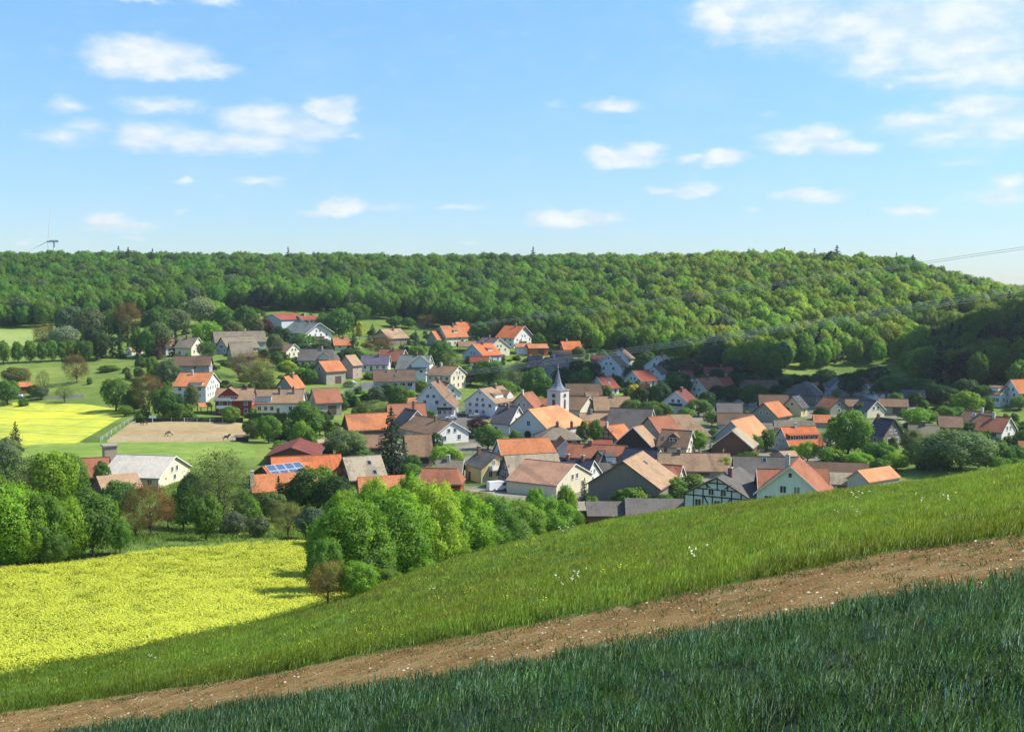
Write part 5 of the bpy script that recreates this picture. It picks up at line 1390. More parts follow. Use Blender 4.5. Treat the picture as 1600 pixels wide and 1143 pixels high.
# lower edge of the wood, in sight lines (photo x -> photo y of the ground there)
EDGE = [(-400,512),(0,513),(60,514),(120,505),(200,498),(300,490),(420,486),(500,486),(560,494),(640,505),(700,517),(760,528),(830,534),(900,548),(960,556),(1060,572),(1120,585),(1200,592),(1330,590),(1385,566),(1400,566),(1412,590),(1450,604),(1500,612),(1560,608),(1640,600),(2400,600)]
ey = np.interp(fpx, [p[0] for p in EDGE], [p[1] for p in EDGE])
infor = (fpy < ey) & (np.abs(FP[:, 0]) < FP[:, 1] * .72 + 60) & (FP[:, 1] > 380)
past = inpoly(fpx, fpy, [(1225,580),(1345,570),(1350,600),(1225,604)]) | inpoly(fpx, fpy, [(1384,560),(1413,550),(1413,576),(1395,582),(1380,582)])
infor &= ~past
FP, FZ, fpx, fpy = FP[infor], FZ[infor], fpx[infor], fpy[infor]
n_ = len(FP)
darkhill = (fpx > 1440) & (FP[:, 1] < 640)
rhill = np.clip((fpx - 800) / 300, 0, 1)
cl = np.sin(FP[:, 0] * .021 + 1.3) * np.sin(FP[:, 1] * .026 + FP[:, 0] * .008)
u = rs.rand(n_)
con = (u < .012 + .03 * (cl > .6)) | (darkhill & (u < .2))
idx = np.where(con, 5 + (rs.rand(n_) < .5), rs.randint(0, 5, n_))
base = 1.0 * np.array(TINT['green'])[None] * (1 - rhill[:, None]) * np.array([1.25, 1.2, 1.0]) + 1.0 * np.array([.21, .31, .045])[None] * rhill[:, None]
vv = rs.lognormal(0, .15, (n_, 1)) * (1 + .14 * cl[:, None])
tn = base * vv * np.array([1, 1, 1])[None] * (1 + rs.normal(size=(n_, 3)) * np.array([.13, .03, .10]))
od = rs.rand(n_)
tn[od < .07] = np.array(TINT['grey']) * .9; tn[(od > .07) & (od < .12)] = np.array(TINT['mid']) * 1.15
tn[od > .965] = np.array((.036, .072, .028))
tn[con] = np.array((.034, .068, .036)) * rs.uniform(.8, 1.3, (con.sum(), 1))
tn[darkhill] *= .62  # shade of this slope put into the foliage tint
w_ = 9.5 + 8.5 * rs.rand(n_) ** 1.4; sc = np.stack([w_, w_ * rs.uniform(.85, 1.15, n_), 10.5 + w_ * .38 + rs.uniform(-2.2, 3.2, n_)], 1)
sc[con] = np.stack([rs.uniform(10, 14, con.sum())] * 2 + [rs.uniform(14, 19, con.sum())], 1)
back = FP[:, 1] > 1000
FPz = np.stack([FP[:, 0], FP[:, 1], FZ - .3], 1)
protos = []
for k in range(5):
    me, lb = crown('forest_crown', 40 + k, 30, 9000, .0185, M_LEAF_I, zb=.10, rl=(.09, .18), inner=.45, poke_=.34, jitter=1.0, shape=['dome', 'round', 'dome', 'egg', 'dome'][k])
    protos.append(bpy.data.objects.new('kind_%d' % k, me))
for k in range(2): protos.append(bpy.data.objects.new('kind_%d' % (5 + k), conifer('forest_conifer', 60 + k, 14, 9, 15, .034, M_LEAF_I)))
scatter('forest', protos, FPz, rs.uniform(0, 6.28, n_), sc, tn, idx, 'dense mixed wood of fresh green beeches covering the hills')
if LOG: print('FOREST', n_, 'TREES', len(TREES))
# the lone spires that stand out of the skyline
for (x, yt, Y, wpx, lab) in [(1308, 383, 850, 15, 'lone dark pine standing clear of the right hand skyline'), (1273, 388, 860, 10, 'small spire of a conifer left of the lone skyline pine'), (1226, 386, 850, 12, 'conifer tip near the flat top of the skyline'),
                             (185, 384, 900, 10, 'leftmost conifer tip in the skyline group'), (200, 386, 900, 12, 'broader conifer in the left skyline group'), (238, 388, 900, 9, 'small conifer tip right of the skyline group'), (450, 385, 905, 9, 'thin conifer tip above the middle of the wood'), (833, 385, 900, 10, 'dark conifer tip on the skyline above the village'), (1401, 394, 830, 8, 'conifer tip on the descending skyline')]:
    rx, rz = ray(x, yt); X = rx * Y; Z = hz1(X, Y)
    t = thing('skyline_conifer', lab, 'tree', (X, Y, Z), R.uniform(0, 6), 'conifers rising above the skyline')
    t.scale = (wpx * Y / F * 2.5,) * 2 + (max(15, rz * Y - Z),)
    c = add('crown', CR['conifer'][0][0], t); c.color = (.028, .05, .03, 1); add('trunk', TR['conifer'][0], t)
# ---------------------------------------------------------------- growth on the near slope
def patch(name, seed, n, hgt, wid, lean, spread, m, tips=None, tipmat=None, segs=2, heads=0, headsize=.024):
    """one clump of upright blades, as a single mesh"""
    rs = np.random.RandomState(seed); V, Fc, mi = [], [], []
    for _ in range(n):
        x, y = rs.uniform(-spread, spread, 2); a = rs.uniform(0, 6.283); h = hgt * rs.uniform(.55, 1.1); l = lean * rs.uniform(.2, 1.4) * h; w_ = wid * rs.uniform(.7, 1.3)
        dx, dy = math.cos(a), math.sin(a); px_, py_ = -dy * w_, dx * w_
        b = len(V); lv = []
        for s in range(segs + 1):
            f = s / segs; k = (1 - f ** 1.5) if s < segs else 0.05
            cx_, cy_, cz = x + dx * l * f * f, y + dy * l * f * f, h * f * (1 - .25 * f * lean)
            V += [(cx_ - px_ * k, cy_ - py_ * k, cz), (cx_ + px_ * k, cy_ + py_ * k, cz)]
        for s in range(segs):
            Fc.append((b + 2*s, b + 2*s + 1, b + 2*s + 3, b + 2*s + 2)); mi.append(0)
        if heads and rs.rand() < heads:
            for q in range(5):
                hs = headsize * rs.uniform(.6, 1.3); ox_, oy_, oz = rs.normal(size=3) * headsize * 1.3
                b = len(V); c_ = (x + dx * l + ox_, y + dy * l + oy_, h * (1 - .25 * lean) + oz * .8)
                t = rs.uniform(0, 3.14)
                V += [(c_[0] - hs * math.cos(t), c_[1] - hs * math.sin(t), c_[2] - hs * .4), (c_[0] + hs * math.sin(t), c_[1] - hs * math.cos(t), c_[2]), (c_[0] + hs * math.cos(t), c_[1] + hs * math.sin(t), c_[2] + hs * .5), (c_[0] - hs * math.sin(t), c_[1] + hs * math.cos(t), c_[2] + hs * .1)]
                Fc.append((b, b + 1, b + 2, b + 3)); mi.append(1)
    me = mesh(name, V, Fc, [m] + ([tipmat] if tipmat else []), mi)
    at = me.attributes.new('v', 'FLOAT', 'FACE'); at.data.foreach_set('value', np.clip(.5 + .25 * rs.normal(size=len(Fc)), 0, 1).astype(np.float32))
    # blades shade with the ground rather than as flickering cards
    me.normals_split_custom_set([tuple(v) for v in np.tile(np.array([[0, 0, 1.0]]), (len(me.loops), 1)) * .8 + (lambda a_: a_ / np.linalg.norm(a_, axis=1)[:, None])(rs.normal(size=(len(me.loops), 3))) * .35])
    return bpy.data.objects.new(name, me)
def ground_pts(xr, yr, dens, rs, test):
    """random points with a density per square metre that thins with distance"""
    out = []
    ys = np.linspace(yr[0], yr[1], 60)
    for a, b in zip(ys[:-1], ys[1:]):
        w0, w1 = xr(a)
        n = int((b - a) * (w1 - w0) * dens(a))
        out.append(np.stack([rs.uniform(w0, w1, n), rs.uniform(a, b, n)], 1))
    P_ = np.vstack(out); Z = height(P_[:, 0], P_[:, 1])
    reg = region_of(P_[:, 0], P_[:, 1], Z); px, py = pix(P_[:, 0], P_[:, 1], Z)
    k = test(P_[:, 0], P_[:, 1], Z, reg, px, py) & (px > -120) & (px < 1720) & (py < 1400)
    return np.hstack([P_[k], Z[k, None]]), px[k], py[k]
rs = np.random.RandomState(11)
fan = lambda a: (-a * .53 - 2, a * .53 + 2)
M_FLW = flat_mat('white_petals', (.72, .74, .62), .8)
M_FLY = flat_mat('yellow_petals', (.56, .60, .05), .8, var=.12)
# wheat
pr = [patch('kind_%d' % k, 20 + k, 52, .36, .0065, .6, .26, M_GRASS_I) for k in range(4)] + [patch('kind_%d' % (4 + k), 30 + k, 60, .36, .011, .55, .5, M_GRASS_I) for k in range(2)]
P_, px, py = ground_pts(fan, (3.2, 62), lambda y: 11 if y < 12 else (6 if y < 22 else 3.2), rs, lambda X, Y, Z, r, a, b: (r == 1) & (Y > 2.5))
n_ = len(P_); far = P_[:, 1] > 18
bl = .5 + .5 * np.sin(P_[:, 0] * .5 + 2 * np.sin(P_[:, 1] * .23)) * np.sin(P_[:, 1] * .6)
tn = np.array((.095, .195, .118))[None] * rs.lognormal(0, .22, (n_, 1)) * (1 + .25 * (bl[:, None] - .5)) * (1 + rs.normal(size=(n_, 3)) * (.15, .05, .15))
scatter('wheat', pr, P_ - (0, 0, .03), rs.uniform(0, 6.28, n_), rs.uniform(.75, 1.15, n_) * np.where(bl > .75, .85, 1), tn, np.where(far, rs.randint(4, 6, n_), rs.randint(0, 4, n_)), 'dark blue green young wheat at the bottom of the picture')
n_wheat = n_
# sparse weeds and stones on the bare strip
pr = [patch('kind_%d' % k, 50 + k, 34, .09, .009, 1.0, .26, M_GRASS_I) for k in range(3)]
P_, px, py = ground_pts(fan, (18, 75), lambda y: 4.5 if y < 40 else 2.5, rs, lambda X, Y, Z, r, a, b: (r == 2))
l1, l2 = lineY(L1, px), lineY(L2, px); f = (py - l2) / (l1 - l2)
kp = rs.rand(len(P_)) < .13 + .75 * np.exp(-((f - .10) / .14) ** 2) + .55 * np.exp(-((f - .95) / .10) ** 2) + .16 * (np.sin(P_[:, 0] * .9 + 3 * np.sin(P_[:, 1] * .4)) > .4)
P_ = P_[kp]; n_ = len(P_)
tn = np.array((.15, .24, .06))[None] * rs.lognormal(0, .25, (n_, 1)) * (1 + rs.normal(size=(n_, 3)) * (.2, .05, .15))
scatter('weeds', pr, P_, rs.uniform(0, 6.28, n_), rs.uniform(.6, 1.5, n_), tn, rs.randint(0, 3, n_), 'low weeds sprouting on the bare brown strip')
def stone(k):
    rs_ = np.random.RandomState(k); V = []; 
    t = (1 + 5 ** .5) / 2
    ic = [(-1,t,0),(1,t,0),(-1,-t,0),(1,-t,0),(0,-1,t),(0,1,t),(0,-1,-t),(0,1,-t),(t,0,-1),(t,0,1),(-t,0,-1),(-t,0,1)]
    fc = [(0,11,5),(0,5,1),(0,1,7),(0,7,10),(0,10,11),(1,5,9),(5,11,4),(11,10,2),(10,7,6),(7,1,8),(3,9,4),(3,4,2),(3,2,6),(3,6,8),(3,8,9),(4,9,5),(2,4,11),(6,2,10),(8,6,7),(9,8,1)]
    V = [tuple(np.array(v) / 1.9 * rs_.uniform(.7, 1.2, 3) * (1, .8, .5)) for v in ic]
    m, n = M_ST
    return bpy.data.objects.new('kind_%d' % k, mesh('stone', V, fc, [m]))
M_ST = mat('limestone'); n__ = M_ST[1]
finish(n__, n__.new('ShaderNodeAttribute', attribute_type='INSTANCER', attribute_name='tint').outputs['Color'], .9)
P_, px, py = ground_pts(fan, (18, 75), lambda y: 26 if y < 35 else 12, rs, lambda X, Y, Z, r, a, b: (r == 2))
kp = rs.rand(len(P_)) < .55; P_ = P_[kp]; n_ = len(P_)
tn = (np.array((.50, .40, .28))[None] * rs.lognormal(0, .3, (n_, 1))); cl_ = rs.rand(n_) < .74; tn[cl_] = np.array((.24, .125, .06)) * rs.lognormal(0, .3, (cl_.sum(), 1))
scatter('stones', [stone(k) for k in range(4)], P_, rs.uniform(0, 6.28, n_), np.minimum(rs.lognormal(-3.5, .5, n_), .075), np.clip(tn, 0, .7), rs.randint(0, 4, n_), 'pale stones and red brown clods on the bare strip')
# meadow grass
pr = [patch('kind_%d' % k, 70 + k, 120, .40, .008, .6, .55, M_GRASS_I) for k in range(4)]
P_, px, py = ground_pts(fan, (28, 112), lambda y: 5.0 if y < 60 else 4.0, rs, lambda X, Y, Z, r, a, b: (r == 3) & (b > 700))
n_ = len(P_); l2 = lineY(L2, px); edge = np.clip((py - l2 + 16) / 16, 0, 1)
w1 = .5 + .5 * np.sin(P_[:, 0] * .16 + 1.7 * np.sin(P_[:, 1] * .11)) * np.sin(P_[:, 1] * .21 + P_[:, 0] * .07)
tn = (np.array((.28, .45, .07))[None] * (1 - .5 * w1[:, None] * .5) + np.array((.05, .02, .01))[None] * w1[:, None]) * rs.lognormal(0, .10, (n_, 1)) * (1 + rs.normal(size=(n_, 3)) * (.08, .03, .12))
tn *= (1 - .35 * edge[:, None])  # grass darkened towards the bare strip to stand in for shade
pale = rs.rand(n_) < .06; tn[pale] = np.array((.20, .22, .09))
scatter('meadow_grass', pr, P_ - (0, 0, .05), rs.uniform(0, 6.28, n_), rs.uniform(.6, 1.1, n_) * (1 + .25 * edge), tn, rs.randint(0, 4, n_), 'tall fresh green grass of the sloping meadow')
# flowers in it
prw = [patch('kind_%d' % k, 90 + k, 6, .72, .006, .3, .45, M_GRASS_I, tipmat=M_FLW, heads=1.0, headsize=.024) for k in range(2)]
spots = [(1330,812,60,14,60),(1500,797,34,9,40),(1572,748,60,14,70),(840,918,60,14,60),(790,932,50,10,40),(905,905,40,10,30),(700,930,40,8,20),(560,818,30,5,0),(960,905,80,25,40),(1270,825,40,10,25),(180,1045,60,12,40),(250,1035,40,10,25),(1340,790,10,4,8),(1420,800,60,10,20),(885,840,12,4,10),(1100,870,90,20,25)]
pts = []
for (cx2, cy2, wx, wy, nn) in spots:
    for _ in range(max(1, nn // 24)):
        x, y = cx2 + rs.normal() * wx * .42, cy2 + rs.normal() * wy * .42
        if y > np.interp(x, [p[0] for p in L2], [p[1] for p in L2]) - 8: continue
        g = ground_at(x, y, last=False, ymax=110)
        pts.append((g[0], g[1], hz1(g[0], g[1])))
pts = np.array(pts); n_ = len(pts)
scatter('white_wildflowers', prw, pts, rs.uniform(0, 6.28, n_), rs.uniform(.7, 1.15, n_), np.tile([[.10, .19, .05]], (n_, 1)), rs.randint(0, 2, n_), 'white umbel flowers in patches on the meadow')
pry = [patch('kind_%d' % k, 95 + k, 5, .5, .006, .3, .4, M_GRASS_I, tipmat=M_FLY, heads=1.0, headsize=.022) for k in range(2)]
P_, px, py = ground_pts(fan, (40, 105), lambda y: .10, rs, lambda X, Y, Z, r, a, b: (r == 3) & (b > 760) & (a < 1000)); n_ = len(P_)
scatter('buttercups', pry, P_, rs.uniform(0, 6.28, n_), rs.uniform(.7, 1.1, n_), np.tile([[.08, .16, .03]], (n_, 1)), rs.randint(0, 2, n_), 'tiny yellow flowers dotted through the meadow')
# rapeseed
pr = [patch('kind_%d' % k, 110 + k, 60, .55, .012, .25, .75, M_GRASS_I, tipmat=M_FLY, heads=.5, headsize=.034) for k in range(3)]
P_, px, py = ground_pts(lambda a: (-a * .53 - 2, 0), (66, 176), lambda y: 2.6, rs, lambda X, Y, Z, r, a, b: (r == 4)); n_ = len(P_)
tn = np.array((.13, .22, .03))[None] * rs.lognormal(0, .2, (n_, 1)) * (1, 1, 1)
scatter('rapeseed_plants', pr, P_ - (0, 0, .1), rs.uniform(0, 6.28, n_), rs.uniform(.7, 1.1, n_), tn, rs.randint(0, 3, n_), 'flowering yellow rapeseed plants filling the near field')
# rough grass under the village trees
pr = [patch('kind_%d' % k, 120 + k, 40, .5, .03, .8, 1.4, M_GRASS_I) for k in range(3)]
P_, px, py = ground_pts(lambda a: (-a * .53 - 2, -a * .02), (125, 250), lambda y: .5, rs, lambda X, Y, Z, r, a, b: (r == 0)); n_ = len(P_)
tn = np.array((.19, .32, .06))[None] * rs.lognormal(0, .2, (n_, 1))
scatter('orchard_grass', pr, P_, rs.uniform(0, 6.28, n_), rs.uniform(.6, 1.2, n_), tn, rs.randint(0, 3, n_), 'lush grass under the orchard trees')

# ---------------------------------------------------------------- shrubs nobody could count, filling gardens between the houses
gp = []
rs = np.random.RandomState(21)
zones = [(400,480,520,570,70),(560,520,760,580,90),(760,545,1000,620,130),(960,560,1200,650,150),(1160,604,1600,640,170),(440,560,560,640,40),(180,520,330,600,60),(1380,600,1600,700,120),(200,600,400,650,40),(560,600,700,650,30),(1280,680,1600,735,110),(900,640,1100,700,40),(1050,700,1180,760,30),(60,480,420,520,110),(330,530,490,640,60),(380,640,520,710,30),(640,600,1000,760,50),(430,640,640,740,40)]
for (x0, y0, x1, y1, nn) in zones:
    for _ in range(nn):
        x, y = rs.uniform(x0, x1), rs.uniform(y0, y1)
        g = ground_at(x, y, ymin=112)
        ok = all(abs((g[0] - a) * math.cos(p) + (g[1] - b) * math.sin(p)) > l + .3 or abs(-(g[0] - a) * math.sin(p) + (g[1] - b) * math.cos(p)) > w_ + .3 for a, b, p, l, w_ in FOOT)
        r_ = region_of(np.array([g[0]]), np.array([g[1]]), np.array([g[2]]))[0]
        if ok and r_ == 0 and g[1] > 180: gp.append((g[0], g[1], g[2] - .2, x))
gp = np.array(gp); n_ = len(gp)
prb = [bpy.data.objects.new('kind_%d' % k, crown('garden_shrub', 640 + k, 10, 1500, .05, M_LEAF_I, zb=-.25, rl=(.16, .25))[0]) for k in range(4)]
ch_ = rs.randint(0, 5, n_); pal = np.array([TINT['green'], TINT['mid'], TINT['dark'], TINT['olive'], TINT['green']])
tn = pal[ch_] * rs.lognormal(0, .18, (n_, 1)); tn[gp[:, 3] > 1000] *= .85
sc = np.stack([rs.uniform(2.6, 5.5, n_)] * 2 + [rs.uniform(1.4, 4.2, n_)], 1)
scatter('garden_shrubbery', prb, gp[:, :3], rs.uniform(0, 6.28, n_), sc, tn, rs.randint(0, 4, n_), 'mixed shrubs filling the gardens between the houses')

# ---------------------------------------------------------------- wind turbine
Y = 1700.0
rx, rz = ray(84, 377); hub = Vector((rx * Y, Y, rz * Y)); gz = hz1(hub.x, hub.y)
wt = thing('wind_turbine', 'white wind turbine rising behind the wood at the left, one blade upright', 'wind turbine', (hub.x, hub.y, gz))
M_TUR = flat_mat('turbine_paint', (.42, .46, .52), .5)
hh = hub.z - gz
mb = MB(); mb.tube([(0, 0, -3), (0, 0, hh * .5), (0, 0, hh)], [2.0, 1.7, 1.2], 16); add('tower', mb.build('tower', [M_TUR], True), wt)
mb = MB(); mb.box(-7, 8, -1.8, 1.8, hh - 1.6, hh + 1.8); nc = add('nacelle', mb.build('nacelle', [M_TUR]), wt)
mb = MB(); mb.tube([(-11, 0, hh), (-9.5, 0, hh), (-7, 0, hh)], [.4, 1.9, 2.1], 12); add('hub', mb.build('hub', [M_TUR], True), wt)
for dx, dz, ln in ((6, 52, 52), (-27, -14, 31), (0, -40, 40)):
    d = Vector((dx, 0, dz)).normalized(); mb = MB()
    side = Vector((d.z, 0, -d.x)) * .5 + Vector((0, 1, 0)) * .8
    b0 = Vector((-9.5, 0, hh))
    pts_ = [(0, 1.0), (.08, 2.1), (.3, 1.7), (.7, 1.0), (1, .35)]
    for (f0, c0), (f1, c1) in zip(pts_[:-1], pts_[1:]):
        for q in (-.22, .22):
            o_ = Vector((0, q, 0)) + d * 0
            P4 = [b0 + d * ln * f0 - side * c0 * .6, b0 + d * ln * f0 + side * c0 * .6, b0 + d * ln * f1 + side * c1 * .6, b0 + d * ln * f1 - side * c1 * .6]
            mb.quad(*[tuple(p_ + o_) for p_ in P4])
        mb.quad(*[tuple(p_) for p_ in (P4[0] + Vector((0, -.44, 0)), P4[0], P4[3], P4[3] + Vector((0, -.44, 0)))])
    add('blade', mb.build('blade', [M_TUR]), wt)

# ---------------------------------------------------------------- power lines
M_CAB = flat_mat('cable', (.50, .51, .51), .45, metal=.4)
def cable(keys, off, label, rad=.045):
    """keys: photo x, photo y, distance; a smooth hanging curve through them"""
    P3 = []
    for x, y, Y in keys:
        rx, rz = ray(x, y); P3.append((rx * Y, Y, rz * Y + off))
    P3 = np.array(P3); X = P3[:, 0]
    cy = np.polyfit(X, P3[:, 1], 1); cz = np.polyfit(X, P3[:, 2], 2)
    xs = np.linspace(X.min(), X.max(), 40)
    pts = [(x, np.polyval(cy, x), np.polyval(cz, x)) for x in xs]
    mb = MB(); mb.tube(pts, [rad] * len(pts), 5)
    o = thing('power_line', label, 'power line', (0, 0, 0), 0, 'power lines crossing the valley', mb.build('power_line', [M_CAB], True))
    return pts
up = [(1900, 338, 210), (1600, 389, 240), (1200, 447, 290), (900, 487, 340), (600, 520, 400), (400, 543, 450), (180, 562, 520), (-60, 584, 600)]
lo = [(1900, 405, 150), (1600, 456, 175), (1370, 490, 200), (1200, 515, 222), (970, 547, 260), (760, 570, 300), (600, 589, 335), (400, 607, 385), (180, 628, 450), (-60, 645, 540)]
e1 = []
for k, dz in enumerate((0, -.9)): e1.append(cable([(x, y + (3.5 if k else 0) * 240 / Y * 1.0, Y) for x, y, Y in up], 0, ['upper cable of the high pair crossing the wood', 'lower cable of the high pair crossing the wood'][k], .045))
for k in range(4):
    e1.append(cable([(x, y + k * 3.2 * 210 / Y, Y) for x, y, Y in lo], 0, ['topmost cable of the lower set of four', 'second cable of the lower set of four', 'third cable of the lower set of four', 'bottom cable of the lower set of four'][k], .034))
# the poles they hang from, past either edge of the view
M_POLE = flat_mat('pole_wood', (.17, .14, .11), .85)
def pole(X, Y, ztop, label, h=None, arm=1.2, group='utility poles'):
    g = hz1(X, Y)
    t = thing('utility_pole', label, 'utility pole', (X, Y, g), 0.5, group)
    mb = MB(); mb.tube([(0, 0, -1), (0, 0, ztop - g)], [.16, .10], 8); add('shaft', mb.build('shaft', [M_POLE], True), t)
    mb = MB(); mb.box(-arm, arm, -.06, .06, ztop - g - .6, ztop - g - .45); add('crossarm', mb.build('crossarm', [M_POLE]), t)
for (a, lab) in ((e1[0], 'high pole'), (e1[2], 'low pole')):
    pole(a[-1][0], a[-1][1], a[-1][2] + .4, f'wooden {lab} carrying cables beyond the right edge'); pole(a[0][0], a[0][1], a[0][2] + .4, f'wooden {lab} carrying cables beyond the left edge')
for (x, yt, yb, lab) in [(1011, 622, 646, 'thin pole among the gardens right of the church'), (1472, 613, 634, 'pole at the foot of the dark wood'), (564, 592, 612, 'lamp height pole beside the grey road'), (668, 636, 655, 'lamp pole in the street below the clipped gable'), (790, 640, 668, 'pole between the slate roof and the church yard'), (1160, 628, 650, 'pole beside the slate roofed house'), (1130, 700, 728, 'pole rising among the lower brown roofs')]:
    X, Y, Z = ground_at(x, yb, ymin=112); rx, rz = ray(x, yt); pole(X, Y, rz * Y, lab, arm=.5)

# ---------------------------------------------------------------- paddock: fence, horses, board
M_FP = flat_mat('fence_white', (.70, .70, .66), .6)
def fence(pixpts, label):
    P3 = [Vector(ground_at(x, y, ymin=112)) for x, y in pixpts]
    for p_ in P3: p_.z = hz1(p_.x, p_.y)
    t = thing('paddock_fence', label, 'fence', P3[0])
    mb = MB(); mb.box(-.07, .07, -.07, .07, -.3, 1.3); pm = mb.build('post', [M_FP])
    for p_ in P3: add('post', pm, t, p_ - P3[0])
    for hgt in (.55, 1.15):
        mb = MB(); mb.tube([tuple(p_ - P3[0] + Vector((0, 0, hgt))) for p_ in P3], [.022] * len(P3), 4); add('rail', mb.build('rail', [M_FP]), t)
fence([(172 + k * 19.1, 689 + .0 * k) for k in range(12)], 'white post and tape fence along the front of the paddock')
fence([(157, 690), (160, 688), (167, 683), (174, 678), (181, 673), (187.5, 669), (194, 665), (200, 661), (208, 657)], 'white fence running up the left side of the paddock')
fence([(208 + k * 20, 657 + k * .35) for k in range(9)], 'far fence of the paddock before the hedge')
X, Y, Z = ground_at(238.5, 662, ymin=112)
t = thing('notice_board', 'white board on a white post at the back of the paddock', 'board', (X, Y, Z)); s = Y / F
mb = MB(); mb.box(-.1, .1, -.1, .1, 0, 9 * s); add('post', mb.build('post', [M_FP]), t)
mb = MB(); mb.box(-5.5 * s, 5.5 * s, -.06, .06, 9 * s, 13 * s); add('board', mb.build('board', [M_FP]), t)

def skin_mesh(name, verts, edges, radii, m, root=0, sub=1):
    me = bpy.data.meshes.new(name); me.from_pydata(verts, edges, [])
    radii = [tuple(q * 1.22 for q in r_) if isinstance(r_, tuple) else r_ * 1.12 for r_ in radii]
    o = bpy.data.objects.new(name, me); COL.objects.link(o)
    o.modifiers.new('skin', 'SKIN'); sl = me.skin_vertices[0].data
    for i, r_ in enumerate(radii): sl[i].radius = (r_, r_) if not isinstance(r_, tuple) else r_
    sl[root].use_root = True
    sb = o.modifiers.new('sub', 'SUBSURF'); sb.levels = sub; sb.render_levels = sub
    dg = bpy.context.evaluated_depsgraph_get()
    me2 = bpy.data.meshes.new_from_object(o.evaluated_get(dg))
    bpy.data.objects.remove(o); me2.materials.clear(); me2.materials.append(m)
    me2.polygons.foreach_set('use_smooth', [True] * len(me2.polygons)); me2.name = name
    return me2
def horse_mat(c1, c2, f):
    m, n = mat('horse_coat'); tc = n.new('ShaderNodeTexCoord').outputs['Object']
    k = n.new('ShaderNodeMapRange', inp={0: n.noise(tc, 1.1, 2), 1: f, 2: f + .03}).outputs[0]
    finish(n, n.mix(k, c4(c1), c4(c2)), .6); return m
def horse(x, yb, yaw, graze, m, mane, label):
    X, Y, Z = ground_at(x, yb, ymin=112); Z = hz1(X, Y)
    v = [(0,0,1.12),(-.38,0,1.18),(-.68,0,1.2),(.35,0,1.1),(.62,0,1.2)]              # barrel, loin, croup, girth, chest (x forward)
    e = [(0,1),(1,2),(0,3),(3,4)]; r = [(.27,.31),(.26,.28),(.24,.27),(.26,.31),(.2,.27)]
    if graze: nk = [(.86,0,1.06),(1.08,0,.80),(1.22,0,.56),(1.34,0,.36),(1.44,0,.12)]
    else: nk = [(.88,0,1.45),(1.05,0,1.72),(1.14,0,1.86),(1.32,0,1.76),(1.52,0,1.58)]
    b = len(v); v += nk; e += [(4, b)] + [(b + i, b + i + 1) for i in range(4)]; r += [(.15,.2),(.11,.16),(.10,.14),(.09,.12),(.06,.075)]
    for sy in (-.15, .15):
        st = R.uniform(-.12, .12)
        b = len(v); v += [(.5,sy,.88),(.5+st,sy,.55),(.48+st,sy,.30),(.52+st*1.2,sy,.03)]; e += [(3, b), (b, b+1), (b+1, b+2), (b+2, b+3)]; r += [.12,.065,.05,.06]
        st = R.uniform(-.12, .12)
        b = len(v); v += [(-.62,sy,.92),(-.52+st,sy,.74),(-.80+st,sy,.50),(-.74+st,sy,.25),(-.70+st,sy,.03)]; e += [(2, b), (b, b+1), (b+1, b+2), (b+2, b+3), (b+3, b+4)]; r += [.17,.12,.065,.05,.06]
    b = len(v); hx, hz_ = nk[2][0], nk[2][2]
    v += [(hx - .02, .07, hz_ + .17), (hx - .02, -.07, hz_ + .17)]; e += [(b - 0, 7), (b + 1, 7)]; r += [.03, .03]
    t = thing('horse', label, 'horse', (X, Y, Z), yaw, 'horses in the paddock')
    add('body', skin_mesh('body', v, e, r, m), t)
    mm = flat_mat('horse_hair', mane, .8)
    mb = MB(); mb.tube([(-.84, 0, 1.22), (-.98, 0, 1.05), (-1.0, 0, .75), (-.97, 0, .45)], [.05, .08, .08, .02], 7); add('tail', mb.build('tail', [mm], True), t)
    n1_ = [(.6, 0, 1.42), ((.6 + nk[0][0]) / 2 , 0, nk[0][2] + .26), (nk[1][0] - .02, 0, nk[1][2] + .18), (nk[2][0] - .05, 0, nk[2][2] + .14)]
    mb = MB(); mb.tube(n1_, [.04, .06, .06, .03], 6); add('mane', mb.build('mane', [mm], True), t)
horse(265, 681, math.radians(180), True, horse_mat((.14,.06,.03), (.68,.64,.56), .47), (.6,.55,.45), 'chestnut and white patched horse grazing in the middle of the paddock')
horse(353, 688, math.radians(5), False, horse_mat((.035,.02,.014), (.05,.03,.02), .5), (.01,.01,.01), 'dark brown horse near the right end of the paddock')
horse(226, 664, math.radians(170), True, horse_mat((.03,.025,.022), (.04,.03,.025), .5), (.01,.01,.01), 'black horse grazing near the white board')

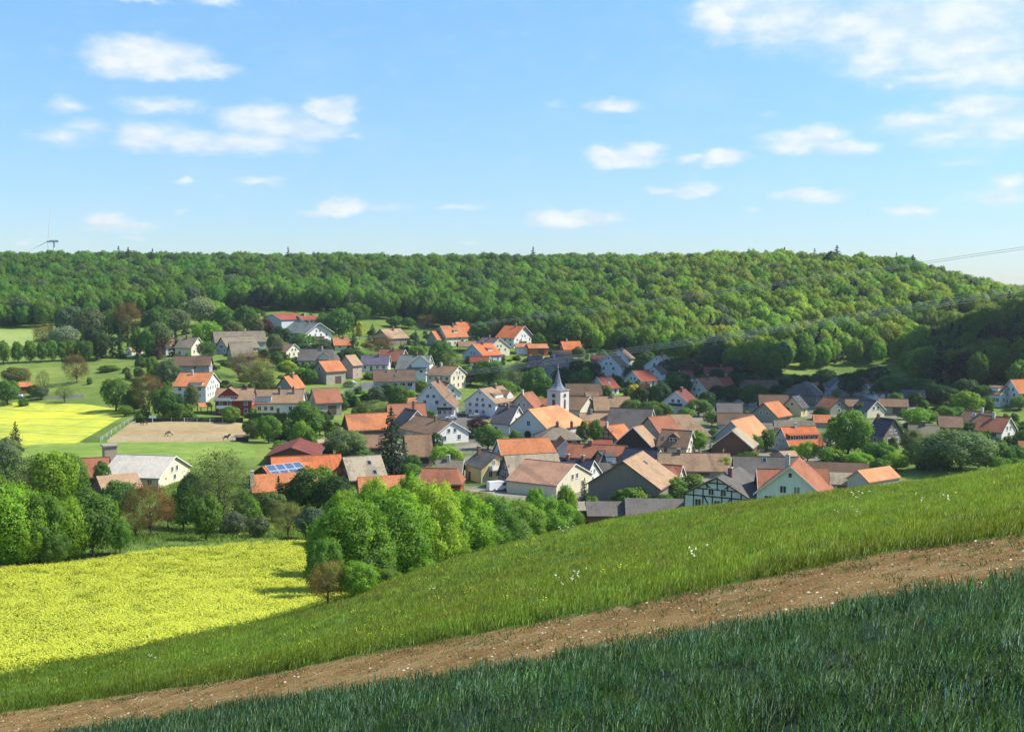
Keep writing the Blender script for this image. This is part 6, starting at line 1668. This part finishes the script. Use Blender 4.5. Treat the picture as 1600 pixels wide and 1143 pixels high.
# ---------------------------------------------------------------- cars
def car(x, yb, yaw, c, label, van=False, s=1.0):
    X, Y, Z = ground_at(x, yb, ymin=112); Z = hz1(X, Y)
    t = thing('parked_van' if van else 'parked_car', label, 'van' if van else 'car', (X, Y, Z), yaw)
    t.scale = (s, s, s)
    pm = flat_mat('car_paint', c, .25, .5, var=.03)
    if van: prof = [(-2.6,.35),(-2.6,2.2),(-2.5,2.35),(1.3,2.35),(1.7,2.1),(2.1,1.3),(2.6,1.1),(2.65,.35)]
    else: prof = [(-2.05,.35),(-2.1,.8),(-1.95,1.0),(-1.6,1.08),(-1.15,1.45),(.15,1.45),(.85,1.02),(1.8,.85),(2.05,.65),(2.05,.35)]
    mb = MB(); hw_ = .95 if van else .85
    n1_ = len(prof); mb.V += [(a, -hw_ * (1 if z < 1.1 else .86), z) for a, z in prof] + [(a, hw_ * (1 if z < 1.1 else .86), z) for a, z in prof]
    mb.F += [tuple(range(n1_))[::-1], tuple(range(n1_, 2 * n1_))]; mb.M += [0, 0]
    for i in range(n1_): mb.F.append((i, (i + 1) % n1_, n1_ + (i + 1) % n1_, n1_ + i)); mb.M.append(0)
    add('body', mb.build('body', [pm]), t)
    for sy in (-1, 1):
        mb = MB()
        if van: mb.box(.9, 1.75, sy * .84 - .03, sy * .84 + .03, 1.35, 1.95)
        else: mb.poly([(-1.1, sy * .80, 1.05), (.55, sy * .80, 1.05), (.1, sy * .74, 1.38), (-1.0, sy * .74, 1.38)][::sy])
        add('side_window', mb.build('side_window', [M_GLASS]), t)
        for wx in (-1.3, 1.35):
            mb = MB(); mb.tube([(wx, sy * (hw_ + .02) - .1, .33), (wx, sy * (hw_ + .02) + .1, .33)], [.33, .33], 14); wl = add('wheel', mb.build('wheel', [flat_mat('tyre', (.02, .02, .02), .9)]), t)
            mb = MB(); mb.tube([(wx, sy * (hw_ + .14) - .02, .33), (wx, sy * (hw_ + .14), .33)], [.19, .17], 10); add('rim', mb.build('rim', [M_METAL]), wl)
    a = [(1.72, -.7, 2.05), (2.1, -.8, 1.35), (2.1, .8, 1.35), (1.72, .7, 2.05)] if van else [(.18, -.66, 1.42), (.82, -.76, 1.05), (.82, .76, 1.05), (.18, .66, 1.42)]
    mb = MB(); mb.quad(*[(p_[0] + .03, p_[1], p_[2] + .02) for p_ in a]); add('windscreen', mb.build('windscreen', [M_GLASS]), t)
    for sy in (-1, 1):
        fx = 2.62 if van else 2.02
        mb = MB(); mb.box(fx, fx + .05, sy * .62 - .18, sy * .62 + .18, .62, .78); add('headlight', mb.build('headlight', [M_WHITE]), t)
car(549, 600, math.radians(200), (.75,.75,.75), 'white car in front of the narrow pink brown house')
car(722, 651, math.radians(10), (.02,.025,.03), 'black car parked before the big white three storey house')
car(742, 652, math.radians(185), (.35,.36,.38), 'silver car parked right of the black one')
car(757, 654, math.radians(12), (.03,.04,.09), 'dark blue car at the corner of the big white house')
car(12, 623, math.radians(180), (.6,.62,.62), 'pale car parked left of the garden hut')
car(30, 622, math.radians(175), (.75,.75,.75), 'white car parked in front of the garden hut')
for (x_, y_, a_, c_, l_) in [(655,651,15,(.3,.03,.02),'dark red car parked below the white gable with the clipped roof'),(705,655,190,(.55,.56,.58),'light grey car in the street by the wooden gabled house'),(785,664,100,(.7,.7,.7),'white car in the yard left of the grey gabled church'),
        (1160,660,10,(.1,.12,.16),'slate blue car by the grey green gabled house'),(1060,655,185,(.5,.5,.5),'silver car below the house with the wooden balcony'),(640,560,12,(.6,.6,.6),'pale car outside the grey green roofed house'),(590,604,20,(.2,.22,.24),'dark grey car on the bend of the grey road')]:
    car(x_, y_, math.radians(a_), c_, l_)
car(778, 766, math.radians(25), (.78,.79,.8), 'white van half hidden behind the hedge of bright bushes', van=True, s=.95)

# ---------------------------------------------------------------- unseen cloud, added to throw shade on the far right of the valley
def cloud(name, label, shadow_at, half, alt, seed):
    k = alt / math.tan(SUN_EL)
    c = Vector((shadow_at[0] + math.sin(SUN_AZ) * k, shadow_at[1] + math.cos(SUN_AZ) * k, alt - 45))
    m, n = mat('cloud_white'); d = n.new('ShaderNodeBsdfDiffuse', inp={0: (.9, .9, .9, 1)}); n.new('ShaderNodeOutputMaterial', inp={0: d.outputs[0]})
    import bmesh
    bm = bmesh.new(); rs_ = np.random.RandomState(seed)
    for q in range(46):
        a, r_ = rs_.uniform(0, 6.283), math.sqrt(rs_.rand()) * .85
        rad_ = rs_.uniform(.16, .3) * min(half) * 1.25
        M_ = Matrix.Translation((c.x + half[0] * r_ * math.cos(a), c.y + half[1] * r_ * math.sin(a), c.z + rs_.uniform(0, .5) * rad_)) @ Matrix.Diagonal((1.5, 1.25, .6, 1))
        bmesh.ops.create_icosphere(bm, subdivisions=3, radius=rad_, matrix=M_)
    from mathutils import noise as mn
    for v in bm.verts:
        v.co += Vector(mn.noise_vector(v.co * .05)) * 7 + Vector(mn.noise_vector(v.co * .16)) * 2.5
    me = bpy.data.meshes.new(name); bm.to_mesh(me); bm.free(); me.materials.append(m)
    me.polygons.foreach_set('use_smooth', [True] * len(me.polygons))
    add(name, me, kind='stuff', label=label)
cloud('shade_cloud', 'white cloud added beyond the right edge of the view to shade the valley', (150, 468), (185, 66), 600, 3)

# ---------------------------------------------------------------- the thin spring haze of the valley
mh = bpy.data.materials.new('air'); mh.use_nodes = True; hn = NT(mh.node_tree)
pv = hn.new('ShaderNodeVolumePrincipled', inp={'Color': (.80, .90, 1.0, 1), 'Density': 0.00008, 'Anisotropy': 0.3})
ho = hn.new('ShaderNodeOutputMaterial'); hn.l.new(pv.outputs[0], ho.inputs['Volume'])
mb = MB(); mb.box(-2200, 2200, -400, 2400, -140, 260)
add('haze', mb.build('haze', [mh]), kind='stuff', label='thin bluish haze hanging over the valley')
